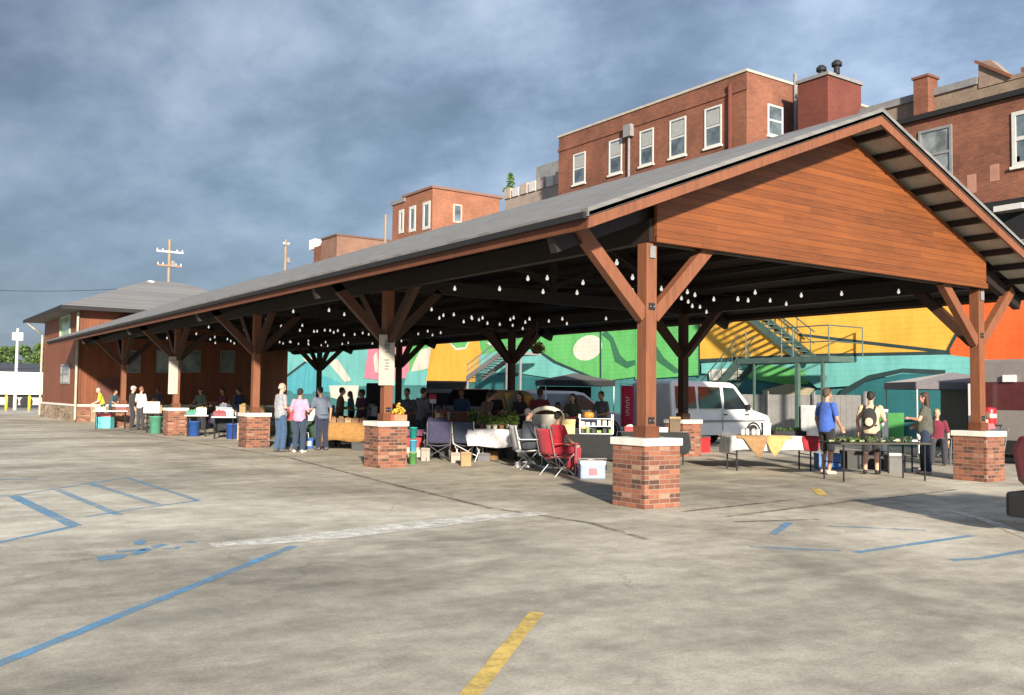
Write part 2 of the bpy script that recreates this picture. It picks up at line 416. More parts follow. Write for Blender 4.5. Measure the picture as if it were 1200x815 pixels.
# wheelchair emblem of the disabled bay, worn
b = MB()
def gface(pts, z=.0066):
    b.face([b.bm.verts.new(Vector((q.x, q.y, z))) for q in gp(*pts)])
gface([(112,653),(140,650),(152,651),(140,656),(115,658)])
gface([(150,650),(172,642),(180,645),(158,652)]); gface([(135,646),(170,644),(172,646),(136,648)])
gface([(175,641),(190,638),(197,639),(182,644)]); gface([(156,636),(164,633),(172,634),(168,639),(158,639)])
gface([(190,645),(208,644),(212,641),(206,641),(204,643),(190,643)]); gface([(214,636),(224,634),(232,637),(222,637)])
struct(b.build('disabled_bay_emblem', P_BLUE))
# joints between the slabs: thin tar lines, broken
M_joint = paint_marking('tar_joint', (.07,.06,.045), .535)
for p in ([(-30,497),(130,503),(240,521),(340,537),(452,566),(575,596),(625,603)], [(625,603),(690,613),(760,633)]):
    strip('slab_joint', gp(*p), .11, M_joint, .0032)
for x0, y0, x1, y1 in ((800,600,930,586),(850,606,1010,586),(860,612,960,609),(1010,588,1120,574)):
    strip('slab_joint', gp((x0,y0),(x1,y1)), .1, M_joint, .0032)
# road far left
M_road = plain((.16,.155,.15), .9, 0, .25, .5)
b = MB(); b.bb((-220,72,.004),(15,98,.008)); struct(b.build('road', M_road))

# ------------------------------------------------------------------ pavilion
NB = 6; ZE = 3.69; SL = .39; OW = 1.81; OF = .86; YEND = 40.2; MID = W/2; TH = .27
def zr(x): return ZE+SL*(OW+(x if x < MID else W-x))
pav = thing('market_pavilion', 'long open timber market pavilion with grey shingle roof and cedar gable', 'pavilion')
def roof_slope(sgn):
    b = MB(); xe = -OW if sgn < 0 else W+OW
    xs = [xe, MID]; z0, z1 = ZE+.16, zr(MID)+.16
    t = .11; ys = (-OF-.03, YEND+.6)
    poly = [(xe+sgn*.04, z0-.015), (MID, z1), (MID, z1+t), (xe+sgn*.04, z0+t-.015)]
    b.prism(poly, ys[0], ys[1], 'xz')
    return b.build('roof_slope', M_shingle, pav)
roof_slope(-1); roof_slope(1)
b = MB(); zm = zr(MID); b.prism([(MID-.16, zm+.215),(MID, zm+.29),(MID+.16, zm+.215),(MID+.16, zm+.2),(MID, zm+.273),(MID-.16, zm+.2)], -OF-.035, YEND, 'xz'); b.build('ridge_cap', M_shingle, pav)
for sgn in (-1, 1):
    xe = -OW if sgn < 0 else W+OW
    # rake board on the front edge, fascia along the eave
    b = MB(); b.prism([(xe, ZE),(MID, zr(MID)),(MID, zr(MID)+.155),(xe, ZE+.155)], -OF, -OF+.04, 'xz'); b.build('rake_board', M_post, pav)
    b = MB(); b.prism([(xe+sgn*.02, ZE+.15),(MID, zr(MID)+.158),(MID, zr(MID)+.21),(xe+sgn*.02, ZE+.205)], -OF-.03, -OF-.003, 'xz'); b.build('drip_edge', M_gray, pav)
    b = MB(); b.bb((xe, -OF+.045, ZE), (xe-sgn*.04, YEND, ZE+.15)); b.build('fascia', M_beam, pav)
    b = MB(); b.bb((xe+sgn*.004, -OF, ZE+.12), (xe+sgn*.09, YEND, ZE+.2)); b.build('gutter', M_black, pav)
    # ceiling deck inside and paler soffit panels on the front overhang
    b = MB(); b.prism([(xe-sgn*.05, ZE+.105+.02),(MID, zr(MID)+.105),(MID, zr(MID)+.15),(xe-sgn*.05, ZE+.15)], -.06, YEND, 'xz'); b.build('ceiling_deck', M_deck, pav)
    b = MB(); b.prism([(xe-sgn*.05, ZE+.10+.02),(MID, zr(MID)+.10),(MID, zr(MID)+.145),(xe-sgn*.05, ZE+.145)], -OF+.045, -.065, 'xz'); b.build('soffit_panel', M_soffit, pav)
    # purlins run the length of the roof, their ends show under the overhang
    for k in range(11):
        x = xe-sgn*(.12+k*.585); z = zr(x)+.045
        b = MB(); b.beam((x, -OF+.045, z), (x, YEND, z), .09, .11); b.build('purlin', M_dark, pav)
# gable wall
zb = 3.785
b = MB(); b.prism([(0, zb),(W, zb),(W, zr(W)-.01),(MID, zr(MID)-.01),(0, zr(0)-.01)], -.2, -.14, 'xz'); b.build('gable_wall', M_siding, pav)
b = MB(); b.bb((-.02,-.225,zb-.0),(W+.02,-.203,zb+.1)); b.build('gable_board', M_siding, pav)
# posts, piers, braces
for i in range(NB):
    y = i*S
    if y > YEND: continue
    for x in (0, W):
        sx = 1 if x == 0 else -1
        hp = .339; 
        if i == 2 and x == 0: pass
        b = MB(); b.bb((x-hp, y-hp, 0), (x+hp, y+hp, .87)); pr = b.build('brick_pier', M_brick, pav, bevel=.008)
        b = MB(); b.bb((x-.368, y-.368, .871), (x+.368, y+.368, .976)); b.build('pier_cap', M_cap, pr, bevel=.01)
        b = MB(); b.bb((x-.1, y-.1, .977), (x+.1, y+.1, 3.78)); dk = x > 0 and i > 0; po = b.build('post', M_postshade if dk else M_post, pav, bevel=.008)
        b = MB(); b.bb((x-.135, y-.135, .978), (x+.135, y+.135, 1.14)); b.build('base_trim', M_postshade if dk else M_beam, po, bevel=.006)
        for dx, dy in ((1,0),(-1,0),(0,1),(0,-1)):
            if i == 0 and dy == -1: continue
            q = 1.25 if not (dx*sx < 0) else 1.3
            zt = 3.84 if not (dx*sx < 0) else min(3.95, zr(x+dx*q)-.02)
            b = MB(); b.beam((x+dx*.09, y+dy*.09, 2.72), (x+dx*q, y+dy*q, zt), .14, .19, (0,0,1)); b.build('brace', M_post if (i == 0 and not dy) else M_brace if (x == 0 and dx == -1) else M_postshade, po)
        if i < 2:
            for zc in (1.22, 2.86):
                b = MB(); b.bb((x-.06, y-.108, zc-.05), (x+.06, y-.1005, zc+.05)); pl = b.build('steel_plate', M_black, po)
                for bx_ in (-.035, .035):
                    b = MB(); b.lathe([(0,-.004),(.012,-.004),(.012,.006),(0,.009)], (x+bx_, y-.113, zc), 6, Matrix.Rotation(PI/2,4,'X')); b.build('bolt', M_metal, pl)
        if i == 0:
            b = MB(); b.bb((x-.055, y-.13, 3.56), (x+.055, y-.103, 3.74)); b.build('flood_lamp', M_gray, po, bevel=.01)
for x in (0, W):
    b = MB(); b.bb((x-.08, -.13, 3.79), (x+.08, YEND, 4.12)); b.build('eave_beam', M_dark, pav)
for i in range(NB):
    y = i*S+(.0 if i else .06)
    if y > YEND: continue
    t = MB()
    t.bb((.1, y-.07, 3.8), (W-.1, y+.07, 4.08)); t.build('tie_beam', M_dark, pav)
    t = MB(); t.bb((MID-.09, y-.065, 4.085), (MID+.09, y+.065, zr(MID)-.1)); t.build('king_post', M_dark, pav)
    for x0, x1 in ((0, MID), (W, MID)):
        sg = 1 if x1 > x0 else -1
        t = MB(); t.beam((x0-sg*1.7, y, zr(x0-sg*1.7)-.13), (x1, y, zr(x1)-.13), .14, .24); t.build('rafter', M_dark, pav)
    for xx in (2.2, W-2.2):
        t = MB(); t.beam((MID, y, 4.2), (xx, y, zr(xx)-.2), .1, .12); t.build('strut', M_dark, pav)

# hanging string lights (each string its own thing, its bulbs parts)
M_bulb, nt, bb_ = new_mat('lit_bulb'); bb_.inputs['Base Color'].default_value = (.8,.8,.78,1)
bb_.inputs['Emission Color'].default_value = (1,.95,.85,1); bb_.inputs['Emission Strength'].default_value = .3
bulb_me = None
def string_light(x0, y0, x1, y1, z, sag, nb, label):
    global bulb_me
    t = thing('string_light', label, 'string light', ((x0+x1)/2, (y0+y1)/2, z), 0, 'string lights under the pavilion roof')
    pts = []
    for k in range(25):
        u = k/24; pts.append(Vector((x0+(x1-x0)*u, y0+(y1-y0)*u, z-sag*4*u*(1-u)))-t.location)
    b = MB(); b.tube(pts, .007, 4); b.build('wire', M_black, t)
    for k in range(nb):
        u = (k+.5)/nb+random.uniform(-.035,.035)
        p = Vector((x0+(x1-x0)*u, y0+(y1-y0)*u, z-sag*4*u*(1-u)-.05-random.choice((.0,.0,.03,.06,.14))))-t.location
        if bulb_me is None:
            b = MB(); b.lathe([(0,-.042),(.021,-.036),(.031,-.01),(.029,.01),(.015,.034),(.014,.058),(0,.059)], seg=10)
            o = b.build('bulb', M_bulb, t, True); bulb_me = o.data
        else:
            o = bpy.data.objects.new('bulb', bulb_me); COL.objects.link(o); o.parent = t
        o.location = p
        u_ = -sag*4*u*(1-u)+z; cd = MB(); cd.tube([Vector((p.x, p.y, u_-t.location.z)), p+Vector((0,0,.06))], .004, 4); cd.build('cord', M_black, t)
ords = ['nearest','second','third','fourth']
for bay in range(4):
    yb = bay*S
    for s_, P_ in enumerate(((.3, yb+1.2, W-.3, yb+6.9),(W-.3, yb+1.0, .3, yb+6.7),(.3, yb+4.1, W-.3, yb+4.0))):
        string_light(*P_, 3.86, .08, 11, 'string of white bulbs across the %s pavilion bay, %s' % (ords[bay], ('starting at its left corner','starting at its right corner','straight across its middle')[s_]))
# sign boards on the posts
M_sign, nt, bs = new_mat('white_sign_print')
v_, o_, s_ = wall_vec(nt)
bs.inputs['Base Color'].default_value = (.4,.37,.31,1); bs.inputs['Roughness'].default_value = .5
def text_obj(txt, size, mat, parent, loc, rot, name='lettering', ext=.002):
    cu = bpy.data.curves.new(name, 'FONT'); cu.body = txt; cu.size = size; cu.align_x = 'CENTER'; cu.align_y = 'CENTER'; cu.extrude = ext
    tmp = bpy.data.objects.new('tmp', cu); COL.objects.link(tmp)
    dg = bpy.context.evaluated_depsgraph_get(); me = bpy.data.meshes.new_from_object(tmp.evaluated_get(dg))
    bpy.data.objects.remove(tmp); me.materials.append(mat)
    o = bpy.data.objects.new(name, me); COL.objects.link(o); o.parent = parent; o.location = loc; o.rotation_euler = rot
    return o
def post_sign(x, y, z0, z1, w, label, marks):
    t = thing('post_sign', label, 'sign', (x, y, z0))
    b = MB(); b.bb((-w/2, -.012, 0), (w/2, .012, z1-z0)); b.build('sign_board', M_sign, t, bevel=.004)
    b = MB()
    for (ux, uz, uw, uh) in marks:
        b.bb((ux*w-uw*w/2, -.0155, uz*(z1-z0)-uh/2), (ux*w+uw*w/2, -.0125, uz*(z1-z0)+uh/2))
    b.build('sign_print', M_gray, t)
    b = MB()
    for zz in (.05, z1-z0-.05): b.lathe([(0,-.004),(.012,-.003),(.012,.003),(0,.004)], (0,-.0145,zz), 8, Matrix.Rotation(PI/2,4,'X'))
    b.build('screw', M_metal, t)
random.seed(3)
def rows(z0, z1, n, w): return [(random.uniform(-.04,.04), z0+(z1-z0)*k/(n-1), w*random.uniform(.6,1), .035) for k in range(n)]
post_sign(-.075, 7.98, 1.74, 2.82, .37, 'tall white notice board with grey print on the second pavilion post', [(0,.8,.34,.2),(0,.8,.5,.015)]+rows(.32,.5,4,.34)+[(0,.66,.3,.03)])
post_sign(-.155, 24.18, 1.46, 2.79, .33, 'narrow plain white board fixed along a far pavilion post', [(0,.9,.5,.03)])

# ------------------------------------------------------------------ two storey building at the far end
bld = thing('timber_building', 'two storey brown wooden building with hipped grey roof at the pavilion end', 'building', (0,0,0))
X0, X1, Y0, Y1, ZU = -.4, 10.4, 40.3, 51, 5.6
b = MB(); b.bb((X0, Y0, .8), (X1, Y1, ZU)); b.build('wall', M_siding_v, bld)
b = MB(); b.bb((X0-.06, Y0-.06, 0), (X1+.06, Y1+.06, .76)); b.build('brick_base', [M_brick_tan], bld)
b = MB(); b.bb((X0-.1, Y0-.1, .761), (X1+.1, Y1+.1, .86)); b.build('stone_ledge', M_cap, bld)
b = MB(); b.bb((X0-.08,Y0-.085,0.002),(X0+.62,Y0-.062,.757)); b.build('brick_panel', M_brick, bld)
e = 1.0
def hip(z, hgt, x0, x1, y0, y1):
    b = MB(); ym = (y0+y1)/2; r = (y1-y0)/2
    v = [b.bm.verts.new(p) for p in ((x0,y0,z),(x1,y0,z),(x1,y1,z),(x0,y1,z),(x0+r*.86,ym,z+hgt),(x1-r*.86,ym,z+hgt),(x0,y0,z-.16),(x1,y0,z-.16),(x1,y1,z-.16),(x0,y1,z-.16))]
    for q in ((0,1,5,4),(1,2,5),(2,3,4,5),(3,0,4),(6,9,8,7),(0,6,7,1),(1,7,8,2),(2,8,9,3),(3,9,6,0)): b.face([v[i] for i in q])
    return b
hip(5.68, 2.2, X0-e, X1+e, Y0-e, Y1+e).build('roof', M_shingle, bld)
b = MB(); b.bb((X0-e-.03, Y0-e-.03, 5.47), (X1+e+.03, Y0-e-.004, 5.66)); b.bb((X0-e-.03, Y0-e, 5.47), (X0-e-.004, Y1+e, 5.66)); b.build('gutter', M_black, bld)
def window(parent, axis, c, w, h, frame=.07, deep=.05, gl=None, fm=None, mull=True, sill=True, name='window', proud=0.0):
    """axis 'y': pane faces -y at y=c[1]; axis 'x': pane faces -x at x=c[0]"""
    gl = gl or glass(); fm = fm or M_whitewin
    def bbx(b, a0, a1, z0, z1, d0, d1):
        if axis == 'y': b.bb((c[0]+a0, c[1]-d1, c[2]+z0), (c[0]+a1, c[1]-d0, c[2]+z1))
        else: b.bb((c[0]-d1, c[1]+a0, c[2]+z0), (c[0]-d0, c[1]+a1, c[2]+z1))
    b = MB()
    bbx(b, -w/2, -w/2+frame, -h/2, h/2, -.05, deep); bbx(b, w/2-frame, w/2, -h/2, h/2, -.05, deep)
    bbx(b, -w/2+frame, w/2-frame, h/2-frame, h/2, -.05, deep); bbx(b, -w/2+frame, w/2-frame, -h/2, -h/2+frame, -.05, deep)
    if mull: bbx(b, -w/2+frame, w/2-frame, -frame/2, frame/2, -.04, deep-.012)
    wn = b.build(name, fm, parent)
    b = MB(); bbx(b, -w/2+frame*.8, w/2-frame*.8, -h/2+frame*.8, h/2-frame*.8, -.03, .006); b.build('pane', gl, wn)
    if sill:
        b = MB(); bbx(b, -w/2-.06, w/2+.06, -h/2-.1, -h/2-.002, -.05, deep+.06); b.build('sill', M_cap, wn)
    return wn
G_green = glass((.22,.32,.2), .2); G_dull = glass((.12,.13,.13), .25)
M_trimlight = plain((.42,.24,.12), .7)
window(bld, 'x', (X0, 44.2, 4.85), 2.9, 1.3, .1, .06, G_green, plain((.3,.4,.26), .6), False, False)
window(bld, 'x', (X0, 43.7, 2.4), 2.4, 1.05, .1, .06, G_dull, M_gray, True, False)
window(bld, 'y', (3.66, Y0, 3.1), .76, 1.2, .06, .05, glass((.2,.24,.22), .3), M_gray, False, False)
window(bld, 'y', (5.05, Y0, 3.15), 1.05, 1.2, .06, .05, glass((.2,.24,.22), .3), M_gray, False, False)
window(bld, 'y', (2.2, Y0, 3.05), .66, 1.15, .06, .05, G_dull, M_gray, False, False)
window(bld, 'y', (7.0, Y0, 3.2), .8, 1.2, .06, .05, G_dull, M_gray, False, False)
b = MB(); b.bb((X0-.02, Y0-.04, .862), (X0+.14, Y0-.003, 5.47)); b.build('corner_board', M_beam, bld)
b = MB(); b.tube([(X0-.12,Y0-.12,5.4),(X0-.12,Y0-.16,5.2),(X0-.1,Y0-.16,.1)], .06, 8); b.build('downspout', M_stone, bld)
b = MB(); b.tube([(X0-.95,50.6,5.4),(X0-.6,50.6,5.1),(X0-.12,50.9,4.8),(X0-.12,50.9,.1)], .06, 8); b.build('downspout', M_stone, bld)
b = MB(); b.bb((.52, Y0-.035, .01), (1.5, Y0-.003, 2.2)); d = b.build('door', plain((.1,.03,.02), .6), bld)
b = MB(); b.ell((.64, Y0-.06, 1.05), (.03,.03,.03), 8, 6); b.build('handle', M_metal, d)
for p, sz in (((174,327),(.5,.5,.5)),((275,328),(.5,.5,.4))):
    q = PY(p[0], p[1], 47)
b = MB(); q = PY(177, 333, 45.4); b.lathe([(.14,-.4),(.14,.05),(.2,.07),(.2,.16),(0,.2)], q, 10); b.build('roof_vent', M_white, bld)

# rooftop vents on the far slope of the pavilion and beyond
# ------------------------------------------------------------------ mural wall
XM = 20.0
def mural_paint(c, k):
    m, nt, b = new_mat('mural_paint'); v, o, s = wall_vec(nt)
    t = nt.nodes.new('ShaderNodeTexBrick'); t.inputs['Scale'].default_value = 1; t.inputs['Brick Width'].default_value = .4; t.inputs['Row Height'].default_value = .2; t.inputs['Mortar Size'].default_value = .008; L(nt, v, t.inputs['Vector'])
    mp_ = nt.nodes.new('ShaderNodeMapping'); mp_.inputs['Scale'].default_value = (1,1,.25); L(nt, o, mp_.inputs[0])
    n1 = noise(nt, mp_.outputs[0], 1.4, 8, .68); n2 = noise(nt, o, .35, 5)
    col = ramp(nt, math_(nt, 'MULTIPLY_ADD', n1, .55, math_(nt, 'MULTIPLY', n2, .45)), [(.34, [x*.74 for x in c]), (.5, c), (.68, [min(1, x*1.16+.015) for x in c])])
    col = mixc(nt, math_(nt, 'MULTIPLY', t.outputs['Fac'], .28), col, [x*.45 for x in c])
    L(nt, col, b.inputs['Base Color']); b.inputs['Roughness'].default_value = .8
    bump(nt, b, math_(nt, 'ADD', math_(nt, 'MULTIPLY', t.outputs['Fac'], -1), math_(nt, 'MULTIPLY', n1, .4)), .4, .01); return m
mural = thing('mural_wall', 'long wall painted with a bright mural of aqua, green, yellow and orange shapes', 'wall', (0,0,0))
M_teal = mural_paint((.055,.215,.22), 0)
b = MB(); b.bb((XM, -40, 0), (XM+.5, 84, 5.7)); b.build('wall', M_teal, mural)
cols = dict(aqua=(.17,.50,.47), turq=(.09,.42,.48), deep=(.02,.15,.165), white=(.68,.66,.56), green=(.12,.46,.13), dgreen=(.035,.16,.08), yellow=(.78,.42,.055), orange=(.78,.12,.022), pink=(.72,.24,.32), line=(.02,.05,.05), grey=(.3,.3,.29), cream=(.6,.52,.34))
MC = {k: mural_paint(v, k) for k, v in cols.items()}
mb = MB(); order = list(cols); lvl = [0]
def mp(col, pts, smooth=0):
    lvl[0] += 1
    x = XM-.003*lvl[0]
    vs = []
    for p in pts:
        q = PX(p[0], p[1], XM); vs.append(mb.bm.verts.new((x, q.y, q.z)))
    mb.mi = order.index(col); mb.face(vs)
def blob(cx, cy, rx, ry, n=22, rot=0):
    return [(cx+rx*math.cos(2*PI*k/n)*math.cos(rot)-ry*math.sin(2*PI*k/n)*math.sin(rot), cy+rx*math.cos(2*PI*k/n)*math.sin(rot)+ry*math.sin(2*PI*k/n)*math.cos(rot)) for k in range(n)]
# aqua field, left stretch
mp('aqua', [(300,400),(470,395),(470,452),(300,455)])
mp('white', [(312,405),(333,408),(334,428),(322,433),(312,426)])
mp('line', [(306,427),(320,430),(330,436),(306,434)])
mp('white', [(308,436),(334,438),(333,449),(308,449)])
mp('turq', [(335,446),(338,438),(360,422),(378,440),(400,449),(398,460),(336,458)])
mp('line', [(334,441),(358,423),(360,425),(336,443)])
mp('white', [(355,420),(366,418),(368,426),(358,424)])
mp('white', [(384,424),(396,421),(412,446),(404,448)])
mp('turq', [(336,450),(372,452),(366,462),(344,462)])
mp('white', [(386,452),(421,452),(418,475),(404,470),(388,466)])
mp('pink', [(432,408),(486,405),(486,442),(452,447),(427,443)])
mp('white', [(438,418),(442,412),(446,438),(440,436)])
# centre stretch
mp('green', [(480,400),(640,390),(640,412),(566,420),(480,438)])
mp('white', [(494,410),(508,406),(504,432),(482,436),(486,424)])
mp('aqua', [(478,436),(520,432),(520,452),(474,452)])
mp('yellow', [(507,402),(562,398),(568,432),(566,448),(500,448)])
mp('white', [(527,402),(551,401),(547,409),(535,411)])
mp('green', [(529,402),(549,401),(546,407),(536,408)])
mp('white', [(570,402),(586,400),(591,416),(582,409)])
mp('aqua', [(562,417),(600,408),(650,408),(705,444),(705,452),(598,436),(562,440)])
mp('green', [(632,396),(760,380),(760,440),(708,447),(650,424),(634,412)])
mp('line', [(634,411),(652,423),(706,446),(706,449),(650,426),(633,414)])
mp('white', blob(690,408,18,14,20,-.5))
mp('line', [(704,388),(706,388),(706,447),(704,447)])
mp('dgreen', [(706,392),(716,400),(722,424),(736,432),(750,426),(752,418),(746,422),(736,424),(728,416),(720,396),(712,388)])
mp('green', [(746,384),(821,378),(821,440),(746,445)])
mp('dgreen', [(752,388),(762,392),(780,420),(800,436),(792,438),(772,424),(756,400)])
mp('line', [(820,378),(822,378),(822,442),(820,442)])
# right stretch
mp('yellow', [(822,375),(1125,345),(1124,392),(1112,414),(950,417),(822,423)])
mp('line', [(938,391),(1000,398),(1112,411),(1112,415),(1000,402),(938,394)])
mp('line', [(822,421),(950,415),(1112,412),(1112,416),(950,419),(822,425)])
mp('orange', [(1122,392),(1127,340),(1260,335),(1260,434),(1112,416),(1114,408)])
mp('line', [(1110,418),(1112,408),(1121,391),(1125,392),(1115,410),(1116,418)])
mp('aqua', [(824,426),(950,419),(1112,416),(1260,434),(1260,448),(1150,444),(980,441),(824,438)])
mp('white', [(832,434),(868,431),(876,442),(860,446),(834,446)])
mp('green', [(872,430),(905,428),(945,434),(950,450),(930,452),(880,444)])
mp('aqua', [(940,440),(1030,440),(1010,452),(960,455)])
mp('line', [(978,472),(990,456),(1020,440),(1060,432),(1110,434),(1110,440),(1060,437),(1020,446),(996,462),(984,478)])
mp('deep', [(984,480),(992,464),(1020,447),(1060,438),(1120,440),(1150,446),(1150,490),(1010,494)])
mp('cream', [(895,458),(925,450),(957,456),(950,464),(900,468)])
mp('grey', [(985,470),(1002,482),(1000,486),(986,484)])
mp('green', [(970,486),(1062,484),(1062,516),(970,516)])
mp('deep', [(560,438),(705,448),(705,500),(560,500)])
mb.build('painted_shapes', [MC[k] for k in order], mural)
b = MB(); b.bb((XM-.12, -40, 5.7), (XM+.6, 84, 5.85)); b.build('coping', M_cap, mural)

# ------------------------------------------------------------------ buildings above
def storey(parent, x0, x1, y0, y1, z0, z1, mat): 
    b = MB(); b.bb((x0,y0,z0),(x1,y1,z1)); return b.build('wall', mat, parent)
big = thing('brick_building', 'tall red brick building with a row of five white-framed windows', 'building')
BX, BY0, BY1 = 24.0, 19.06, 33.3
storey(big, BX, 36, BY0, BY1, 0, 16.75, M_brick_old)
b = MB()
for a, c_ in (((BX-.06,BY0-.06,16.75),(BX+.35,BY1+.1,16.87)),((BX+.35,BY0-.06,16.75),(36,BY0+.3,16.87)),((BX+.35,BY1-.3,16.75),(36,BY1+.1,16.87))): b.bb(a, c_)
b.build('parapet_coping', M_stone, big)
b = MB(); b.bb((BX-.05,BY0-.05,15.9),(BX-.003,BY1+.05,16.05)); b.build('brick_band', M_brick_old, big)
b = MB(); b.tube([(BX-.09, 20.0, 9),(BX-.09, 20.0, 16.4)], .1, 8); b.build('downspout', M_brick_dark, big)
G_up = glass((.1,.13,.15), .1)
for y0, y1, z0, z1 in ((30.8,31.9,13.68,15.45),(27.7,28.76,13.66,15.55),(25.25,26.3,13.66,15.54),(22.93,24.08,13.65,15.59),(20.58,21.68,13.65,15.59)):
    w = window(big, 'x', (BX, (y0+y1)/2, (z0+z1)/2), y1-y0, z1-z0, .09, .04, G_up)
    b = MB(); b.bb((BX-.02, y0+.16, (z0+z1)/2+.08), (BX-.009, y1-.16, z1-.16)); b.build('blind', plain((.3,.31,.3), .8), w)
window(big, 'y', (26.0, BY0, 14.76), 1.1, 1.5, .09, .04, G_up)
b = MB(); q = PX(739, 165, BX); b.tube([(BX-.12, q.y, 9),(BX-.12, q.y, 15.9)], .07, 8); b.bb((BX-.3, q.y-.28, 15.4),(BX-.02, q.y+.28, 16.05)); b.build('conduit', M_gray, big)
q = PY(928, 95, BY0)
b = MB(); b.tube([(q.x+.1, BY0-.12, 9),(q.x+.1, BY0-.12, 17.3)], .09, 8); b.build('vent_pipe', M_gray, big)

pent = thing('brick_tower', 'windowless dark red brick block with two small chimney pots on top', 'building')
qa, qb = PX(972, 84, 24.6), PX(1008, 95, 24.6)
yb0 = 13.6; xb = 26.2; yl = 16.2
c1 = PX(970, 84, 26.0)
PXx, PYy = c1.x, c1.y
c0 = PX(935, 97, 26.0); c2 = PY(1009, 95, PYy)
pent.location = (0,0,0)
storey(pent, PXx, c2.x, PYy, c0.y, 0, c1.z-.15, M_brick_dark)
b = MB(); b.bb((PXx-.08, PYy-.08, c1.z-.149), (c2.x+.08, c0.y+.08, c1.z)); b.build('coping', M_gray, pent)
for px in (961, 979):
    q = PX(px, 84, PXx+.5); b = MB(); b.lathe([(.14,0),(.14,.35),(.24,.36),(.24,.5),(.12,.62),(0,.64)], (PXx+.6, q.y, c1.z), 10); b.build('chimney_pot', M_black, pent)

rb = thing('brick_building', 'broad red brick building with grey painted window behind the gable roof slope', 'building')
RY1, RY0 = 11.9, -22
storey(rb, BX, 40, RY0, RY1, 0, 12.38, M_brick_old)
b = MB(); b.bb((BX-.18, RY0, 12.38), (BX+.35, RY1+.1, 12.58)); b.build('parapet_coping', M_black, rb)
window(rb, 'x', (BX, 9.8, 10.95), 1.35, 2.0, .1, .05, glass((.2,.22,.22), .3), M_gray, True)
window(rb, 'x', (BX, 5.9, 10.85), 2.0, 1.95, .14, .05, G_up, M_whitewin)
b = MB(); b.bb((BX-.04, 2.2, 6.9), (BX-.003, 8.1, 8.75)); b.build('loading_opening', M_black, rb)
b = MB(); b.bb((BX-.6, 6.3, 8.25), (BX-.05, 7.3, 8.45)); b.build('strip_lamp', M_whitewin, rb)
b = MB(); b.tube([(BX-.35, 2.2, 7.15),(BX-.35, 7.4, 7.15)], .05, 6)
for k in range(8): b.tube([(BX-.35, 2.4+k*.68, 6.7),(BX-.35, 2.4+k*.68, 7.15)], .025, 5)
b.build('railing', M_gray, rb)
M_patch = plain((.36,.18,.13), .9, 0, .3, 2)
for y_, z_, w_, h_ in ((8.4,9.55,.35,.7),(7.55,9.8,.35,.6),(6.8,10.0,.3,.45)):
    b = MB(); b.bb((BX-.006, y_-w_/2, z_-h_/2), (BX-.002, y_+w_/2, z_+h_/2)); b.build('mortar_patch', M_patch, rb)

par = thing('brick_building', 'older brick building with stepped parapet and square chimney at upper right', 'building')
XP = 28.0
def pz(px, py): return PX(px, py, XP)
a0, a1 = pz(1036,121), pz(1146,92)
storey(par, XP, 40, -16, a0.y+1.2, 0, a0.z-.3, plain((.2,.15,.11), .9, 0, .4, 1.2))
b = MB(); b.bb((XP-.1, a1.y, a0.z-.3), (XP+.4, a0.y+1.2, a0.z)); b.build('parapet_coping', M_gray, par)
b = MB(); q = pz(1078,97); q2 = pz(1095,97); b.bb((XP-.5, q2.y, q.z-2.6), (XP+.25, q.y, q.z)); ch = b.build('chimney', M_brick_old, par)
b = MB(); b.bb((XP-.56, q2.y-.06, q.z), (XP+.31, q.y+.06, q.z+.1)); b.build('chimney_cap', M_brick_old, ch)
q = pz(1147,73); q2 = pz(1187,92)
b = MB(); b.prism([(q.y, a0.z-.5),(q.y, q.z),(q.y-.5, q.z-.05),(q2.y, q2.z),(q2.y-6, q2.z-.2),(q2.y-6, a0.z-.5)], XP-.04, XP+.5, 'yz'); b.build('raised_parapet', plain((.23,.17,.13), .9, 0, .35, 1.5), par)
b = MB(); b.beam((XP+.2, q.y+.1, q.z+.03), (XP+.2, q2.y, q2.z+.06), .7, .12); b.build('parapet_tile', M_brick_old, par)
q = pz(1190,72)
b = MB(); b.bb((XP+.6, q.y-.55, q.z-2.2), (XP+1.2, q.y+.1, q.z-.1)); b.build('chimney', M_brick_old, par)

# small brick building further left with three windows
sm = thing('brick_building', 'orange brick building with three narrow white windows on its end', 'building')
XS = 30.0
q0, q1 = PX(507,218,XS), PX(460,237,XS)
storey(sm, XS, PY(586,229,q0.y).x, q0.y, q0.y+5.2, 0, q0.z-.18, M_brick_light)
b = MB(); b.bb((XS-.12, q0.y-.12, q0.z-.179), (37.2, q0.y+5.3, q0.z+.02)); b.build('parapet_coping', plain((.2,.1,.07), .8), sm)
b = MB(); b.bb((XS+.02, q0.y+5.2, 0), (36, q1.y, q1.z-.35)); b.build('lower_wing', M_brick_light, sm)
b = MB(); b.bb((XS-.1, q1.y-2.5, q1.z-.349), (36, q1.y+.2, q1.z)); b.build('roof_edge', M_gray, sm)
for px0, px1, ya, yb in ((468,473,247,273),(480,487,243,271),(496,504,238,268)):
    a_, c_ = PX(px0, ya, XS), PX(px1, yb, XS)
    window(sm, 'x', (XS, (a_.y+c_.y)/2, (a_.z+c_.z)/2), abs(a_.y-c_.y), abs(a_.z-c_.z), .28, .05, G_up, M_whitewin, False, False)
a_, c_ = PY(531,239,q0.y), PY(541,262,q0.y)
window(sm, 'y', ((a_.x+c_.x)/2, q0.y, (a_.z+c_.z)/2), c_.x-a_.x, a_.z-c_.z, .13, .05, G_up, plain((.45,.36,.27), .8), False, False)

